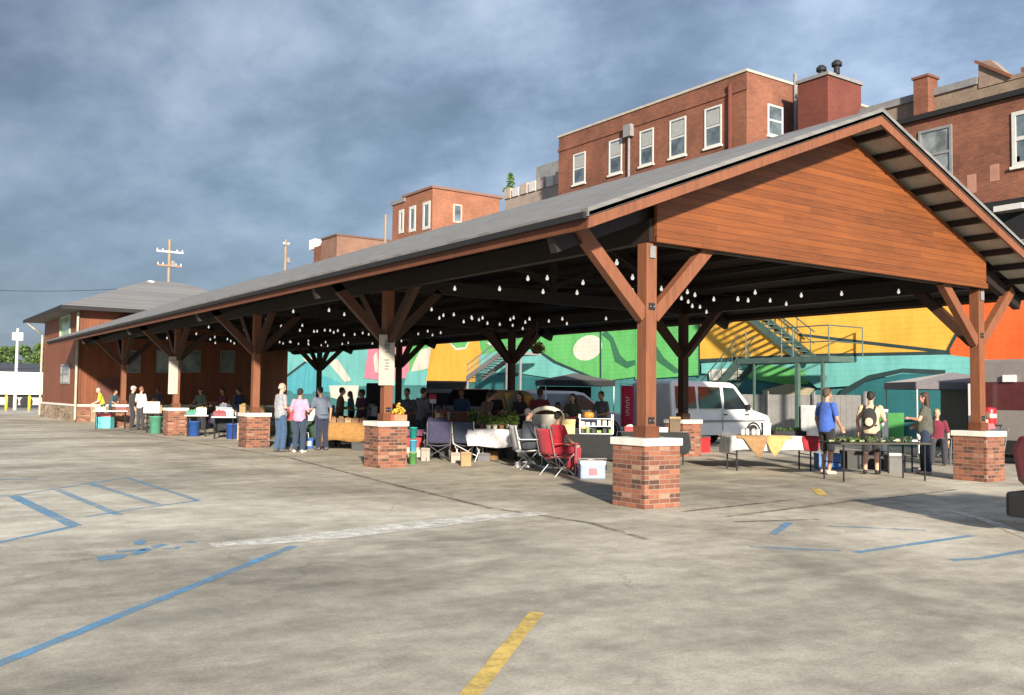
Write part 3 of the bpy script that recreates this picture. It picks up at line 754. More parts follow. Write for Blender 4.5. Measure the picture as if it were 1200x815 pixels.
fb = thing('brick_building', 'distant low brown brick building with white roof boxes, farthest along the roof ridge', 'building')
XF = 32.0
q0, q1 = PX(395,274,XF), PX(368,290,XF)
storey(fb, XF, 44, q0.y, q0.y+4, 0, q0.z-.2, plain((.2,.11,.075), .9, 0, .35, 1))
b = MB(); b.bb((XF, q0.y+4, 0), (42, q1.y, q1.z)); b.build('lower_wing', M_brick_old, fb)
b = MB(); b.bb((XF-.1, q0.y-.1, q0.z-.199), (44, q0.y+4.1, q0.z)); b.build('parapet_coping', plain((.12,.07,.05), .8), fb)
for px, w_ in ((371,.7),(384,.9)):
    q = PX(px, 281, XF+1); b = MB(); b.bb((XF+.4, q.y-w_, q1.z), (XF+1.6, q.y+w_, q.z-.05)); b.build('roof_box', M_white, fb)

# low roof with pale parapet blocks, shrub and red umbrella edge next to the big building
lr = thing('flat_roof_building', 'low building with pale block parapet left of the tall brick building', 'building')
qa, qb = PX(655,205,26), PX(592,235,26)
storey(lr, 26, 40, BY1+.3, qb.y, 0, qb.z+.05, plain((.3,.24,.2), .9, 0, .3, 1))
nblk = 9
for k in range(nblk):
    y = BY1+.6+(qb.y-BY1-.9)*k/(nblk-1)
    b = MB(); b.bb((25.9, y-.4, qb.z+.051), (26.3, y+.32, qb.z+.7+random.uniform(-.12,.12))); b.build('parapet_block', plain((.5,.48,.44) if k % 2 else (.36,.3,.26), .85), lr)
b = MB(); b.bb((27.5, BY1+.4, qb.z+.06), (33, BY1+7, qb.z+2.2)); b.build('penthouse', M_gray, lr)
# ------------------------------------------------------------------ foliage
def leaf_cloud(b, clumps, n, size, seed):
    rnd = random.Random(seed)
    for _ in range(n):
        c, r = rnd.choice(clumps)
        d = Vector((rnd.gauss(0,1), rnd.gauss(0,1), rnd.gauss(0,1))).normalized()*(rnd.random()**.45)
        p = Vector(c)+Vector((d.x*r[0], d.y*r[1], d.z*r[2]))
        q = Quaternion(Vector((rnd.gauss(0,1), rnd.gauss(0,1), rnd.gauss(0,1))).normalized(), rnd.uniform(0, 6.28))
        s = size*rnd.uniform(.6, 1.4)
        vs = [b.bm.verts.new(p+q @ Vector(t)) for t in ((-s,0,0),(0,-s*.45,s*.1),(s,0,0),(0,s*.45,s*.1))]
        b.face(vs)
def tree(loc, h, w, label, seed, col, name='tree', cat='tree', group=None, n=5200, size=.17):
    t = thing(name, label, cat, loc, 0, group); rnd = random.Random(seed)
    b = MB(); b.tube([(0,0,0),(.05,.03,h*.3),(0,.05,h*.7)], [w*.05,w*.035,w*.012], 8)
    for k in range(6):
        a = rnd.uniform(0, 6.28); z = h*rnd.uniform(.3,.55)
        b.tube([(0,0,z),(math.cos(a)*w*.2, math.sin(a)*w*.2, z+h*.14),(math.cos(a)*w*.36, math.sin(a)*w*.36, z+h*.22)], [w*.022,w*.014,w*.005], 6)
    b.build('trunk', timber('bark', (.07,.05,.035)), t)
    cl = []
    for k in range(15):
        a = rnd.uniform(0, 6.28); rr = rnd.uniform(.05,.36)*w; z = h*rnd.uniform(.36,.9)
        s = w*rnd.uniform(.11,.22)*(1.1 if z < h*.7 else .75)
        cl.append(((math.cos(a)*rr, math.sin(a)*rr, z), (s, s, s*.8)))
    b = MB(); leaf_cloud(b, cl, n, size, seed); b.build('crown', leaf_mat(col), t)
    return t
TL = [(46,402,125,'round green tree behind the white trailer, touching the wooden building',(.075,.13,.03),1.0),(4,412,125,'green tree cut off by the left edge of the view',(.07,.12,.03),1.1),(24,424,150,'pale green tree low behind the white trailer and lamp',(.08,.12,.05),1.2)]
for i, (px, py, y, lab, c, k) in enumerate(TL):
    q = PY(px, py, y); tree((q.x, q.y, 0), q.z+.6, q.z*1.0*k, lab, 20+i, c, group=None, n=6000, size=.22)
q = PX(598, 232, 27.5)
sh = thing('rooftop_shrub', 'scraggly green shrub growing on the low roof against the sky', 'shrub', (27.5, q.y, q.z-.8))
b = MB(); b.tube([(0,0,0),(.05,.1,1),(-.05,0,1.9)], [.07,.05,.02], 6); b.tube([(.02,.05,.8),(.2,.4,1.5)], [.04,.01], 5); b.build('stem', timber('bark', (.07,.05,.035)), sh)
b = MB(); leaf_cloud(b, [((0,-.05,1.9),(.3,.32,.55)),((.1,.25,1.4),(.3,.35,.3)),((-.1,-.2,1.2),(.3,.3,.3)),((0,.5,1.45),(.2,.35,.2)),((0,0,2.3),(.15,.15,.25))], 520, .13, 5); b.build('leaves', leaf_mat((.09,.17,.05)), sh)

# ------------------------------------------------------------------ far left: trailer, bollards, lamp, poles, wires
def box_trailer():
    q0, q1 = PY(57, 437, 80), PY(57, 463, 80)
    x1 = q0.x; z1 = q0.z; z0 = q1.z
    t = thing('box_trailer', 'long white box trailer parked beyond the left end of the lot', 'trailer', (x1-6.5, 80, 0))
    b = MB(); b.bb((-6.5, 0, z0), (6.5, 2.5, z1)); b.build('box', plain((.8,.8,.78), .5, 0, .06, 1), t, bevel=.04)
    b = MB()
    for k in range(18): b.bb((-6.4+k*.74, -.012, z0+.08), (-6.36+k*.74, -.003, z1-.08))
    b.build('side_rib', plain((.7,.7,.68), .5), t)
    for x in (-4.6,-3.5, 3.8, 4.9):
        w = MB(); w.lathe([(0,-.14),(.3,-.14),(.48,-.1),(.5,0),(.48,.1),(.3,.14),(0,.14)], (x, .35, .5), 18, Matrix.Rotation(PI/2,4,'X')); w.build('wheel', M_rubber, t)
    b = MB(); b.bb((-6.3,.3,z0-.25),(6.3,2.2,z0-.003)); b.build('chassis', M_black, t)
box_trailer()
q = PY(30, 428, 100)
wh = thing('dark_roofed_shed', 'low shed with a long dark roof behind the white trailer', 'shed', (q.x, 100, 0))
b = MB(); b.bb((-14, 0, 0), (4.5, 10, q.z-.9)); b.build('wall', plain((.4,.4,.38), .8), wh)
b = MB(); b.prism([(-.6, q.z-.9),(10.6, q.z-.9),(5, q.z+.3)], -14.6, 5.1, 'yz'); b.build('roof', plain((.05,.055,.065), .7), wh)
for px, lab in ((7,'yellow bollard at the left edge of the view'),(34,'yellow bollard in front of the white trailer, nearer the wooden building')):
    q = G(px, 482.5); t = thing('bollard', lab, 'bollard', (q.x, q.y, 0), 0, 'yellow bollards at the road')
    b = MB(); b.lathe([(.1,0),(.1,1.05),(.08,1.13),(0,1.16)], seg=12); b.build('post', plain((.62,.48,.05), .6), t, True)
    b = MB(); b.lathe([(.16,0),(.16,.06),(.1,.08)], seg=12); b.build('base', M_gray, t)
q = PY(21, 385, 70)
t = thing('lamp_post', 'tall pale post carrying a white box light above the trees', 'lamp post', (q.x, 70, 0))
b = MB(); b.tube([(0,0,0),(0,0,q.z)], [.13,.09], 8); b.build('pole', plain((.5,.5,.48), .6), t)
za = PY(21, 400, 70).z; zb_ = PY(21, 390, 70).z
b = MB(); b.bb((-.36,-.2,za+.05),(.36,.2,zb_)); b.build('lamp_box', M_white, t, bevel=.04)
def utility(px, py, y, cross, label):
    q = PY(px, py, y); t = thing('utility_pole', label, 'utility pole', (q.x, y, 0), 0)
    b = MB(); b.tube([(0,0,0),(0,0,q.z)], [.17,.12], 10); b.build('pole', timber('pole_wood', (.24,.18,.12)), t)
    for (dz, hw, c) in cross:
        b = MB(); b.beam((-hw*.85, -.15, q.z-dz), (hw*.85, -.15, q.z-dz), .11, .13); a = b.build('crossarm', c, t)
        b = MB()
        for k in (-.8,-.45,.45,.8): b.lathe([(.04,0),(.06,.05),(.03,.1),(.05,.14),(0,.18)], (k*hw, -.15, q.z-dz+.066), 8)
        b.build('insulator', M_cap, a)
    b = MB(); b.lathe([(.0,0),(.2,.02),(.2,.5),(0,.54)], (.3,-.05,q.z-2.2), 10); b.build('transformer', M_gray, t)
    return q
q1 = utility(199, 281, 66, [(1.0,1.2,plain((.6,.6,.56), .7)),(2.1,1.1,timber('arm_wood',(.32,.17,.1)))], 'wooden utility pole with two crossarms rising over the hipped roof')
q2 = utility(335, 281, 74, [(.5,.35,M_gray)], 'slim utility pole rising over the middle of the pavilion roof')
qq = PX(452, 252, 34)
t = thing('utility_pole', 'short slim pole beside the orange brick building, far behind the roof', 'utility pole', (34, qq.y, 0)); b = MB(); b.tube([(0,0,0),(0,0,qq.z)], .13, 8); b.build('pole', timber('pole_wood', (.24,.18,.12)), t)
for a_, c_, lab in (((-120,333),(199,334),'thin black power line running left from the crossarm pole, upper one'),((-120,424),(110,425),'thin black power line low over the trees at left')):
    A, B = PY(a_[0], a_[1], 66), PY(c_[0], c_[1], 66)
    b = MB(); b.tube([A.lerp(B, k/16)-Vector((0,0,.5*4*(k/16)*(1-k/16))) for k in range(17)], .018, 5); tag(b.build('power_line', M_black), lab, 'power line', 'power lines at left')

# ------------------------------------------------------------------ external stair, fence
def stair(parent, a, c, w, steps, mat, rail=1.0):
    a, c = Vector(a), Vector(c); d = c-a; h = Vector((d.x, d.y, 0)).normalized(); n = Vector((-h.y, h.x, 0))
    for s in (-1, 1):
        b = MB(); b.beam(a+n*s*w/2, c+n*s*w/2, .06, .26); b.build('stringer', mat, parent)
        b = MB(); b.tube([a+n*s*w/2+Vector((0,0,rail)), c+n*s*w/2+Vector((0,0,rail))], .025, 6)
        b.tube([a+n*s*w/2+Vector((0,0,rail*.55)), c+n*s*w/2+Vector((0,0,rail*.55))], .018, 6)
        for k in range(6): p = a.lerp(c, (k+.3)/6)+n*s*w/2; b.tube([p, p+Vector((0,0,rail))], .02, 5)
        b.build('handrail', mat, parent)
    b = MB()
    for k in range(steps):
        p = a.lerp(c, (k+.5)/steps); b.beam(p-n*w/2, p+n*w/2, .26, .035)
    b.build('tread', mat, parent)
fe = thing('metal_staircase', 'dark green metal outside staircase with a railed landing by the yellow mural', 'staircase')
XSx = 18.4
lz = 3.05; ly0, ly1 = 10.0, 14.1
b = MB(); b.bb((XSx-.65, ly0, lz-.2), (XSx+.7, ly1, lz)); b.build('landing', M_gmetal, fe)
b = MB()
for y_ in (ly0+.05, (ly0+ly1)/2, 11.55, ly1-.4):
    b.tube([(XSx-.6, y_, lz),(XSx-.6, y_, lz+1.05)], .025, 6)
for zz in (.5, 1.05): b.tube([(XSx-.6, ly0+.05, lz+zz),(XSx-.6, 12.6, lz+zz)], .025, 6); b.tube([(XSx-.6, ly0+.05, lz+zz),(XSx+1.3, ly0+.05, lz+zz)], .025, 6)
b.tube([(XSx+1.3, ly0+.05, lz),(XSx+1.3, ly0+.05, lz+1.05)], .025, 6)
b.build('railing', M_gmetal, fe)
for y_, r_ in ((11.35,.07),(13.3,.035),(ly0+.3,.05)):
    b = MB(); b.bb((XSx-.6-r_, y_-r_, 0), (XSx-.6+r_, y_+r_, lz-.221)); b.build('leg', M_gmetal, fe)
stair(fe, (XSx-.15, 17.2, .1), (XSx-.15, 14.0, 2.95), .9, 15, M_gmetal)
stair(fe, (XSx+.75, 12.0, 3.05), (XSx+.75, 15.6, 5.6), .9, 14, M_gmetal)
gs = thing('metal_staircase', 'grey metal stair flight rising in front of the mural beside the dark car', 'staircase')
pa, pb = PX(556, 444, 18.6), PX(600, 414, 18.6)
stair(gs, pa, pb+Vector((0,0,.1)), 1.0, 12, plain((.22,.21,.21), .6, .2), .75)
b = MB(); b.bb((18.0, pb.y-1.6, pb.z-.15), (19.3, pb.y, pb.z)); b.build('landing', plain((.22,.21,.21), .6, .2), gs)
for dy in (-1.4,-.2): 
    b = MB(); b.bb((18.1, pb.y+dy-.05, 0), (18.2, pb.y+dy+.05, pb.z-.151)); b.build('leg', plain((.22,.21,.21), .6, .2), gs)
b = MB(); b.bb((18.1, pa.y-.05, 0),(18.2, pa.y+.05, pa.z)); b.build('leg', plain((.22,.21,.21), .6, .2), gs)
fn = thing('slatted_fence', 'pale grey board fence under the green staircase landing', 'fence', (19.0, 0, 0))
b = MB()
for k in range(38): b.bb((-.02, 9.3+k*.235, .05), (.02, 9.3+k*.235+.215, 1.72))
b.build('boards', plain((.34,.33,.32), .8, 0, .25, 1.5), fn)
for k in range(5):
    b = MB(); b.bb((-.09, 9.4+k*2.1, 0), (-.025, 9.48+k*2.1, 1.85)); b.build('fence_post', M_gray, fn)
q = PX(956, 478, 18.0); 
wb = thing('white_utility_box', 'white upright cabinet beside the green stair leg, left of the man in blue', 'cabinet', (18.0, q.y, 0))
b = MB(); b.bb((-.3,-.55,0),(.3,.4,1.35)); b.build('box', M_white, wb, bevel=.02)
b = MB(); b.bb((-.305,-.5,.1),(-.302+.0,.35,1.25)); b.build('door', plain((.66,.66,.64), .5), wb)

# ------------------------------------------------------------------ vehicles
def wheel(parent, x, y, r=.34, w=.22):
    M = Matrix.Rotation(PI/2,4,'X')
    b = MB(); b.lathe([(r*.62,-w/2),(r*.9,-w/2),(r,-w*.36),(r,w*.36),(r*.9,w/2),(r*.62,w/2),(r*.6,0)], (x,y,r), 26, M); wh = b.build('wheel', M_rubber, parent, True)
    b = MB(); sgn = -1 if y < 0 else 1
    b.lathe([(0,-.03),(r*.2,-.03),(r*.22,0),(r*.5,.01),(r*.61,.03),(r*.61,-.06),(0,-.06)], (x, y+sgn*(w/2-.03), r), 20, Matrix.Rotation(-sgn*PI/2,4,'X')); b.build('rim', M_metal, wh, True)
def vehicle(name, label, cat, loc, rz, prof, width, paint, panes, wheels, belt, tumble=.12, lights=True, front=1, extra=None):
    """prof: side outline (x,z), front at +x; panes: side window outlines; wheels: x positions"""
    t = thing(name, label, cat, loc, rz)
    b = MB(); top = max(p[1] for p in prof)
    def yy(z): return width/2-(tumble*max(0, (z-belt))/(top-belt))
    A = [b.bm.verts.new((x, -yy(z), z)) for x, z in prof]; B = [b.bm.verts.new((x, yy(z), z)) for x, z in prof]
    b.face(A); b.face(B[::-1]); n = len(prof)
    for i in range(n): b.face((A[i], B[i], B[(i+1) % n], A[(i+1) % n]))
    bd = b.build('body', paint, t, False, .07)
    gl = glass((.015,.018,.02), .08)
    for pn in panes:
        for s in (-1, 1):
            b = MB(); vs = [b.bm.verts.new((x, s*(yy(z)+.006), z)) for x, z in pn]; vi = [b.bm.verts.new((x, s*(yy(z)-.012), z)) for x, z in pn]
            b.face(vs); b.face(vi[::-1]); k = len(pn)
            for i in range(k): b.face((vs[i], vi[i], vi[(i+1) % k], vs[(i+1) % k]))
            b.build('window', gl, t)
    for x, r in wheels:
        for s in (-1, 1):
            wheel(t, x, s*(width/2-.09), r)
            b = MB()
            pts = [Vector((x+(r+.06)*math.cos(a), s*(width/2+.002), r+(r+.06)*math.sin(a))) for a in [PI*k/12 for k in range(13)]]
            b.tube(pts, .03, 6); b.build('wheel_arch', M_black, t)
    return t, yy
vanprof = [(-2.5,.35),(2.35,.35),(2.5,.45),(2.52,.85),(2.35,1.0),(1.55,1.18),(.75,1.98),(.5,2.08),(-2.35,2.12),(-2.5,2.0)]
P_w = car_paint((.74,.75,.76))
t, yy = vehicle('cargo_van', 'white van parked nose right behind the pavilion, sloped windscreen showing', 'van', (14.0,12.3,0), R(4), vanprof, 1.9, P_w,
    [[(.05,1.2),(1.3,1.2),(.62,1.9),(.05,1.92)],[(-1.2,1.22),(-.1,1.22),(-.1,1.92),(-1.2,1.92)],[(-2.3,1.22),(-1.35,1.22),(-1.35,1.92),(-2.3,1.92)]], [(-1.6,.34),(1.55,.34)], 1.1, .14)
b = MB(); b.prism([(1.5,1.235),(.77,1.975),(.79,1.985),(1.53,1.25)], -.72, .72, 'xz'); b.build('windscreen', glass((.02,.03,.03), .1), t)
for s in (-1, 1):
    b = MB(); b.box((2.42, s*.66, .88), (.14,.36,.16), Matrix.Rotation(R(12),3,'Y')); b.build('headlight', glass((.5,.5,.5), .1), t)
    b = MB(); b.box((1.15, s*1.04, 1.26), (.12,.14,.2)); b.build('mirror', M_black, t, bevel=.03)
    b = MB()
    b.bb((-.08, s*.955-.004, .5), (-.06, s*.955+.004, 1.2)); b.bb((1.3, s*.955-.004, .5), (1.32, s*.955+.004, 1.1)); b.bb((-2.4, s*.957-.004, .78),(2.2, s*.957+.004,.84)); b.build('side_moulding', M_gray, t)
    b = MB(); b.bb((-.02, s*.965-.012, 1.0), (.14, s*.965+.012, 1.04)); b.bb((1.1, s*.965-.012, 1.0), (1.26, s*.965+.012, 1.04)); b.build('handle', M_black, t)
b = MB(); b.bb((2.46,-.9,.34),(2.58,.9,.6)); b.build('bumper', M_gray, t, bevel=.03)
# silver minivan further left, nose right
mvprof = [(-2.3,.32),(2.25,.32),(2.38,.5),(2.36,.8),(2.1,.95),(1.35,1.05),(.45,1.68),(.1,1.74),(-1.95,1.76),(-2.3,1.2)]
q = G(690, 517)
t, yy = vehicle('minivan', 'silver minivan parked beyond the stalls, left of the red banner', 'minivan', (q.x, q.y+1.5, 0), R(-8), mvprof, 1.85, car_paint((.5,.51,.54)),
    [[(.0,1.08),(1.1,1.08),(.38,1.6),(.0,1.62)],[(-1.1,1.08),(-.1,1.08),(-.1,1.64),(-1.1,1.64)],[(-2.05,1.08),(-1.2,1.08),(-1.2,1.64),(-1.85,1.64)]], [(-1.45,.33),(1.45,.33)], 1.0, .16)
b = MB(); b.prism([(1.33,1.085),(.47,1.675),(.49,1.69),(1.36,1.1)], -.68, .68, 'xz'); b.build('windscreen', glass((.02,.03,.03), .1), t)
for s in (-1, 1):
    b = MB(); b.box((2.28, s*.66, .78), (.14,.36,.14)); b.build('headlight', glass((.5,.5,.5), .1), t)
    b = MB(); b.box((.95, s*1.0, 1.12), (.1,.14,.14)); b.build('mirror', M_black, t, bevel=.03)
# dark grey suv with the tailgate up, seen from behind
suvprof = [(-2.2,.4),(2.15,.4),(2.3,.6),(2.25,.98),(1.2,1.1),(.55,1.66),(.2,1.74),(-2.0,1.76),(-2.12,1.1),(-2.25,.95)]
q = G(520, 512)
t, yy = vehicle('suv', 'grey suv with silver roof and raised tailgate parked behind the camp chairs', 'suv', (q.x+1.6, q.y+2.8, 0), R(62), suvprof, 1.9, car_paint((.22,.225,.24)),
    [[(.05,1.12),(1.0,1.12),(.42,1.6),(.05,1.62)],[(-1.0,1.12),(-.05,1.12),(-.05,1.64),(-1.0,1.64)],[(-1.95,1.12),(-1.1,1.12),(-1.1,1.64),(-1.85,1.64)]], [(-1.4,.36),(1.4,.36)], 1.05, .14)
b = MB(); b.bb((-2.24,-.72,.75),(-2.118,.72,1.62)); b.build('boot_opening', M_black, t)
b = MB(); b.beam((-2.05,0,1.78),(-2.95,0,2.05), 1.5, .06); b.build('tailgate', car_paint((.3,.31,.33)), t)
for s in (-1,1):
    b = MB(); b.box((-2.2, s*.84, 1.0), (.12,.14,.42)); b.build('tail_light', plain((.35,.02,.02), .3), t)
    b = MB(); b.tube([(-1.7, s*.62, 1.8),(.3, s*.62, 1.79)], .025, 6); b.build('roof_rail', M_metal, t)
b = MB(); b.bb((-2.3,-.9,.42),(-2.21,.9,.68)); b.build('bumper', M_black, t)
# dark red pickup cut by the right edge
puprof = [(-2.9,.55),(2.5,.5),(2.68,.62),(2.74,1.0),(2.66,1.16),(1.1,1.2),(.45,1.8),(.1,1.86),(-.9,1.84),(-1.1,1.2),(-2.9,1.2)]
q = Vector((2.74, -4.2, 0)); dirn = Vector((0,1,0)); rzz = math.atan2(dirn.y, dirn.x)
t, yy = vehicle('pickup_truck', 'dark red pickup truck cut off by the right edge of the view', 'pickup', (q.x+.07-dirn.x*2.8, q.y-dirn.y*2.8, 0), rzz, puprof, 1.95, car_paint((.09,.012,.014)),
    [[(.0,1.24),(.9,1.24),(.36,1.72),(.0,1.74)],[(-.95,1.24),(-.1,1.24),(-.1,1.74),(-.82,1.74)]], [(-1.85,.4),(1.75,.4)], 1.15, .1)
b = MB(); b.bb((2.5,-1.0,.2),(2.8,1.0,.5)); b.build('bumper', M_black, t, bevel=.05)
b = MB(); b.bb((2.69,-.5,.68),(2.725,.5,1.0)); b.build('grille', M_black, t)
for s in (-1,1):
    b = MB(); b.box((2.66, s*.74, .88), (.1,.32,.2)); b.build('headlight', glass((.5,.5,.5), .1), t)
# food truck at right
q = G(1178, 545)
ft = thing('food_truck', 'grey and maroon food truck behind the right pavilion pier', 'food truck', (q.x, q.y, 0), 0)
b = MB(); b.bb((.2,-1.6,.45),(6.2,.8,2.62)); b.build('body', plain((.2,.185,.175), .5, 0, .15, 2), ft, bevel=.06)
b = MB(); b.bb((.192,-1.45,1.35),(.199,.6,2.05)); b.bb((.9,-1.612,1.35),(3.6,-1.603,2.1)); b.build('window', plain((.08,.02,.02), .2), ft)
b = MB(); b.bb((.9,-2.0,1.22),(3.6,-1.61,1.28)); b.build('counter', M_metal, ft)
for x in (1.2, 4.9):
    wheel(ft, x, -1.5, .42); 
b = MB(); b.bb((.1,-1.5,.3),(.195,.7,.6)); b.build('bumper', M_black, ft)
b = MB(); b.bb((.12,-.2,2.05),(.199,.1,2.22)); b.build('marker_lamp', M_white, ft)

# ------------------------------------------------------------------ stall furniture
def table(loc, rz, ln, dp, label, top, h=.74, legm=None, group='market tables', thick=.035):
    t = thing('folding_table', label, 'table', (loc[0], loc[1], 0), rz, group)
    b = MB(); b.bb((-ln/2,-dp/2,h-thick),(ln/2,dp/2,h)); b.build('tabletop', top, t, bevel=.008)
    for sx in (-1,1):
        for sy in (-1,1):
            b = MB(); b.tube([(sx*(ln/2-.1), sy*(dp/2-.07), 0),(sx*(ln/2-.1), sy*(dp/2-.07), h-thick)], .018, 7); b.build('leg', legm or M_black, t)
    b = MB()
    for sx in (-1,1): b.tube([(sx*(ln/2-.1), -(dp/2-.07), .35),(sx*(ln/2-.1), dp/2-.07, .35)], .012, 6)
    b.build('leg_brace', legm or M_black, t)
    return t
def tablecloth(loc, rz, ln, dp, drops, label, mat, h=.745, cat='tablecloth', name='tablecloth', seed=0, tri=None):
    """drops = hang on (-y, +y, -x, +x)"""
    rnd = random.Random(seed); b = MB(); st = .06
    def rim(): 
        P = []
        nx, ny = max(2, int(ln/st)), max(2, int(dp/st))
        for i in range(nx): P.append((-ln/2+ln*i/nx, -dp/2, 0,-1, drops[0]))
        for i in range(ny): P.append((ln/2, -dp/2+dp*i/ny, 1,0, drops[3]))
        for i in range(nx): P.append((ln/2-ln*i/nx, dp/2, 0,1, drops[1]))
        for i in range(ny): P.append((-ln/2, dp/2-dp*i/ny, -1,0, drops[2]))
        return P
    P = rim(); ph = rnd.uniform(0,6)
    top = [b.bm.verts.new((x+nx_*.012, y+ny_*.012, h+.004)) for x,y,nx_,ny_,d in P]
    b.face(top); prev = top; nl = 4
    for l in range(1, nl+1):
        ring = []
        for i, (x,y,nx_,ny_,d) in enumerate(P):
            u = l/nl; s = (x*ny_ - y*nx_)
            amp = .035*u*(.5+.5*math.sin(s*3+ph))
            o = .018+amp*math.sin(s*17+ph+math.sin(s*5)*1.5)+.02*u
            dd = max(d, .03)*(1+.06*math.sin(s*6+ph))
            if tri is not None and ny_ == -1: dd = max(.05, d*1.25*(1-abs(x-tri*ln)/(ln*.62)))
            ring.append(b.bm.verts.new((x+nx_*o, y+ny_*o, h+.004-dd*u)))
        for i in range(len(P)):
            j = (i+1) % len(P); b.face((prev[i], ring[i], ring[j], prev[j]))
        prev = ring
    o = b.build(name, mat, None, True); o.location = (loc[0], loc[1], 0); o.rotation_euler = (0,0,rz)
    md = o.modifiers.new('thickness', 'SOLIDIFY'); md.thickness = .004; md.offset = 1
    return tag(o, label, cat)
def camp_chair(loc, rz, c, label, group='folding camp chairs', frame=None):
    """seat opens to local +y"""
    fr = frame or M_metal; cm = cloth(c)
    t = thing('camp_chair', label, 'chair', (loc[0], loc[1], 0), rz, group)
    b = MB(); n = 8
    g = [[b.bm.verts.new((-.26+.52*i/n, -.2+.44*j/n, .43-.05*math.sin(PI*i/n)-.03*(1-j/n))) for j in range(n+1)] for i in range(n+1)]
    for i in range(n):
        for j in range(n): b.face((g[i][j], g[i+1][j], g[i+1][j+1], g[i][j+1]))
    o = b.build('seat', cm, t, True); o.modifiers.new('t', 'SOLIDIFY').thickness = .012
    b = MB()
    g = [[b.bm.verts.new((-.27+.54*i/n, -.22-.12*j/n-.05*math.sin(PI*i/n), .42+.5*j/n)) for j in range(n+1)] for i in range(n+1)]
    for i in range(n):
        for j in range(n): b.face((g[i][j], g[i+1][j], g[i+1][j+1], g[i][j+1]))
    o = b.build('backrest', cm, t, True); o.modifiers.new('t', 'SOLIDIFY').thickness = .012
    for sx in (-1,1):
        for p0, p1 in (((sx*.28,-.24,0),(sx*.28,.2,.44)),((sx*.28,.24,0),(sx*.28,-.24,.44)),((sx*.28,-.24,.4),(sx*.28,-.36,.94))):
            b = MB(); b.tube([p0,p1], .011, 6); b.build('leg' if p0[2] == 0 else 'back_post', fr, t)
        b = MB(); b.tube([(sx*.28,.24,.02),(sx*.3,.24,.64)], .011, 6); b.build('leg', fr, t)
        b = MB(); b.bb((sx*.3-.035,-.28,.635),(sx*.3+.035,.27,.65)); b.build('armrest', cm, t)
    b = MB(); b.tube([(-.28,.24,.03),(.28,-.24,.4)], .01, 6); b.tube([(.28,.24,.03),(-.28,-.24,.4)], .01, 6); b.build('cross_brace', fr, t)
    return t
def crate(loc, rz, d, c, label, name='crate', cat='crate', lid=None, z=0.0, fill=None, group=None):
    t = thing(name, label, cat, (loc[0], loc[1], z), rz, group); w = .018
    b = MB()
    b.bb((-d[0]/2,-d[1]/2,0),(d[0]/2,d[1]/2,w)); 
    b.bb((-d[0]/2,-d[1]/2,w),(d[0]/2,-d[1]/2+w,d[2])); b.bb((-d[0]/2,d[1]/2-w,w),(d[0]/2,d[1]/2,d[2]))
    b.bb((-d[0]/2,-d[1]/2+w,w),(-d[0]/2+w,d[1]/2-w,d[2])); b.bb((d[0]/2-w,-d[1]/2+w,w),(d[0]/2,d[1]/2-w,d[2]))
    b.build('box', plain(c, .6), t)
    b = MB()
    for s in (-1, 1): b.bb((-d[0]/2-.008, s*(d[1]/2+.006)-.006, d[2]-.05),(d[0]/2+.008, s*(d[1]/2+.006)+.006, d[2]-.015))
    b.build('rim', plain([x*.75 for x in c], .6), t)
    if lid:
        b = MB(); b.bb((-d[0]/2-.012,-d[1]/2-.012,d[2]+.001),(d[0]/2+.012,d[1]/2+.012,d[2]+.05)); b.build('lid', plain(lid, .55), t, bevel=.012)
    if fill:
        b = MB(); rnd = random.Random(int(loc[0]*100)+7)
        for k in range(int(26*max(.4, d[0]*d[1]/.15))):
            r = rnd.uniform(.03,.05); b.ell((rnd.uniform(-d[0]/2+.05,d[0]/2-.05), rnd.uniform(-d[1]/2+.05,d[1]/2-.05), d[2]-.03+rnd.uniform(-.01,.05)), (r,r,r*.9), 8, 6)
        b.build('produce', plain(fill, .5, 0, .4, 9), t, True)
    return t
def pot(loc, z, r, h, c, lc, label, n=90, ls=.05, spread=1.5, tall=1.2, group=None, seed=1):
    t = thing('potted_plant', label, 'plant', (loc[0], loc[1], z), 0, group)
    b = MB(); b.lathe([(0,0),(r*.75,0),(r,h*.9),(r*1.08,h*.9),(r*1.08,h),(r*.9,h),(r*.88,h*.93),(0,h*.93)], seg=12); b.build('pot', plain(c, .7), t)
    b = MB(); leaf_cloud(b, [((0,0,h+r*tall*.6),(r*spread,r*spread,r*tall)),((r*.4,0,h+r*tall),(r*spread*.6,r*spread*.6,r*tall*.7))], n, ls, seed); b.build('leaves', leaf_mat(lc), t)
    return t
def bucket(loc, r, h, c, label, lid=None, z=0.0, group=None, name='bucket'):
    t = thing(name, label, 'bucket', (loc[0], loc[1], z), 0, group)
    b = MB(); b.lathe([(0,0),(r*.82,0),(r,h),(r*1.05,h),(r*1.05,h+.02),(r*.93,h+.02),(r*.93,h-.03),(0,h-.03)], seg=16); b.build('tub', plain(c, .45), t, True)
    b = MB(); b.tube([(-r*1.04,0,h-.03)]+[(-r*1.04*math.cos(PI*k/8), 0, h-.03-.8*r*math.sin(PI*k/8)) for k in range(1,8)]+[(r*1.04,0,h-.03)], .006, 5); b.build('handle', M_metal, t)
    if lid:
        b = MB(); b.lathe([(0,0),(r*1.1,0),(r*1.1,.03),(0,.045)], (0,0,h+.021), 16); b.build('lid', plain(lid, .5), t)
    return t
DIRW = 0.0
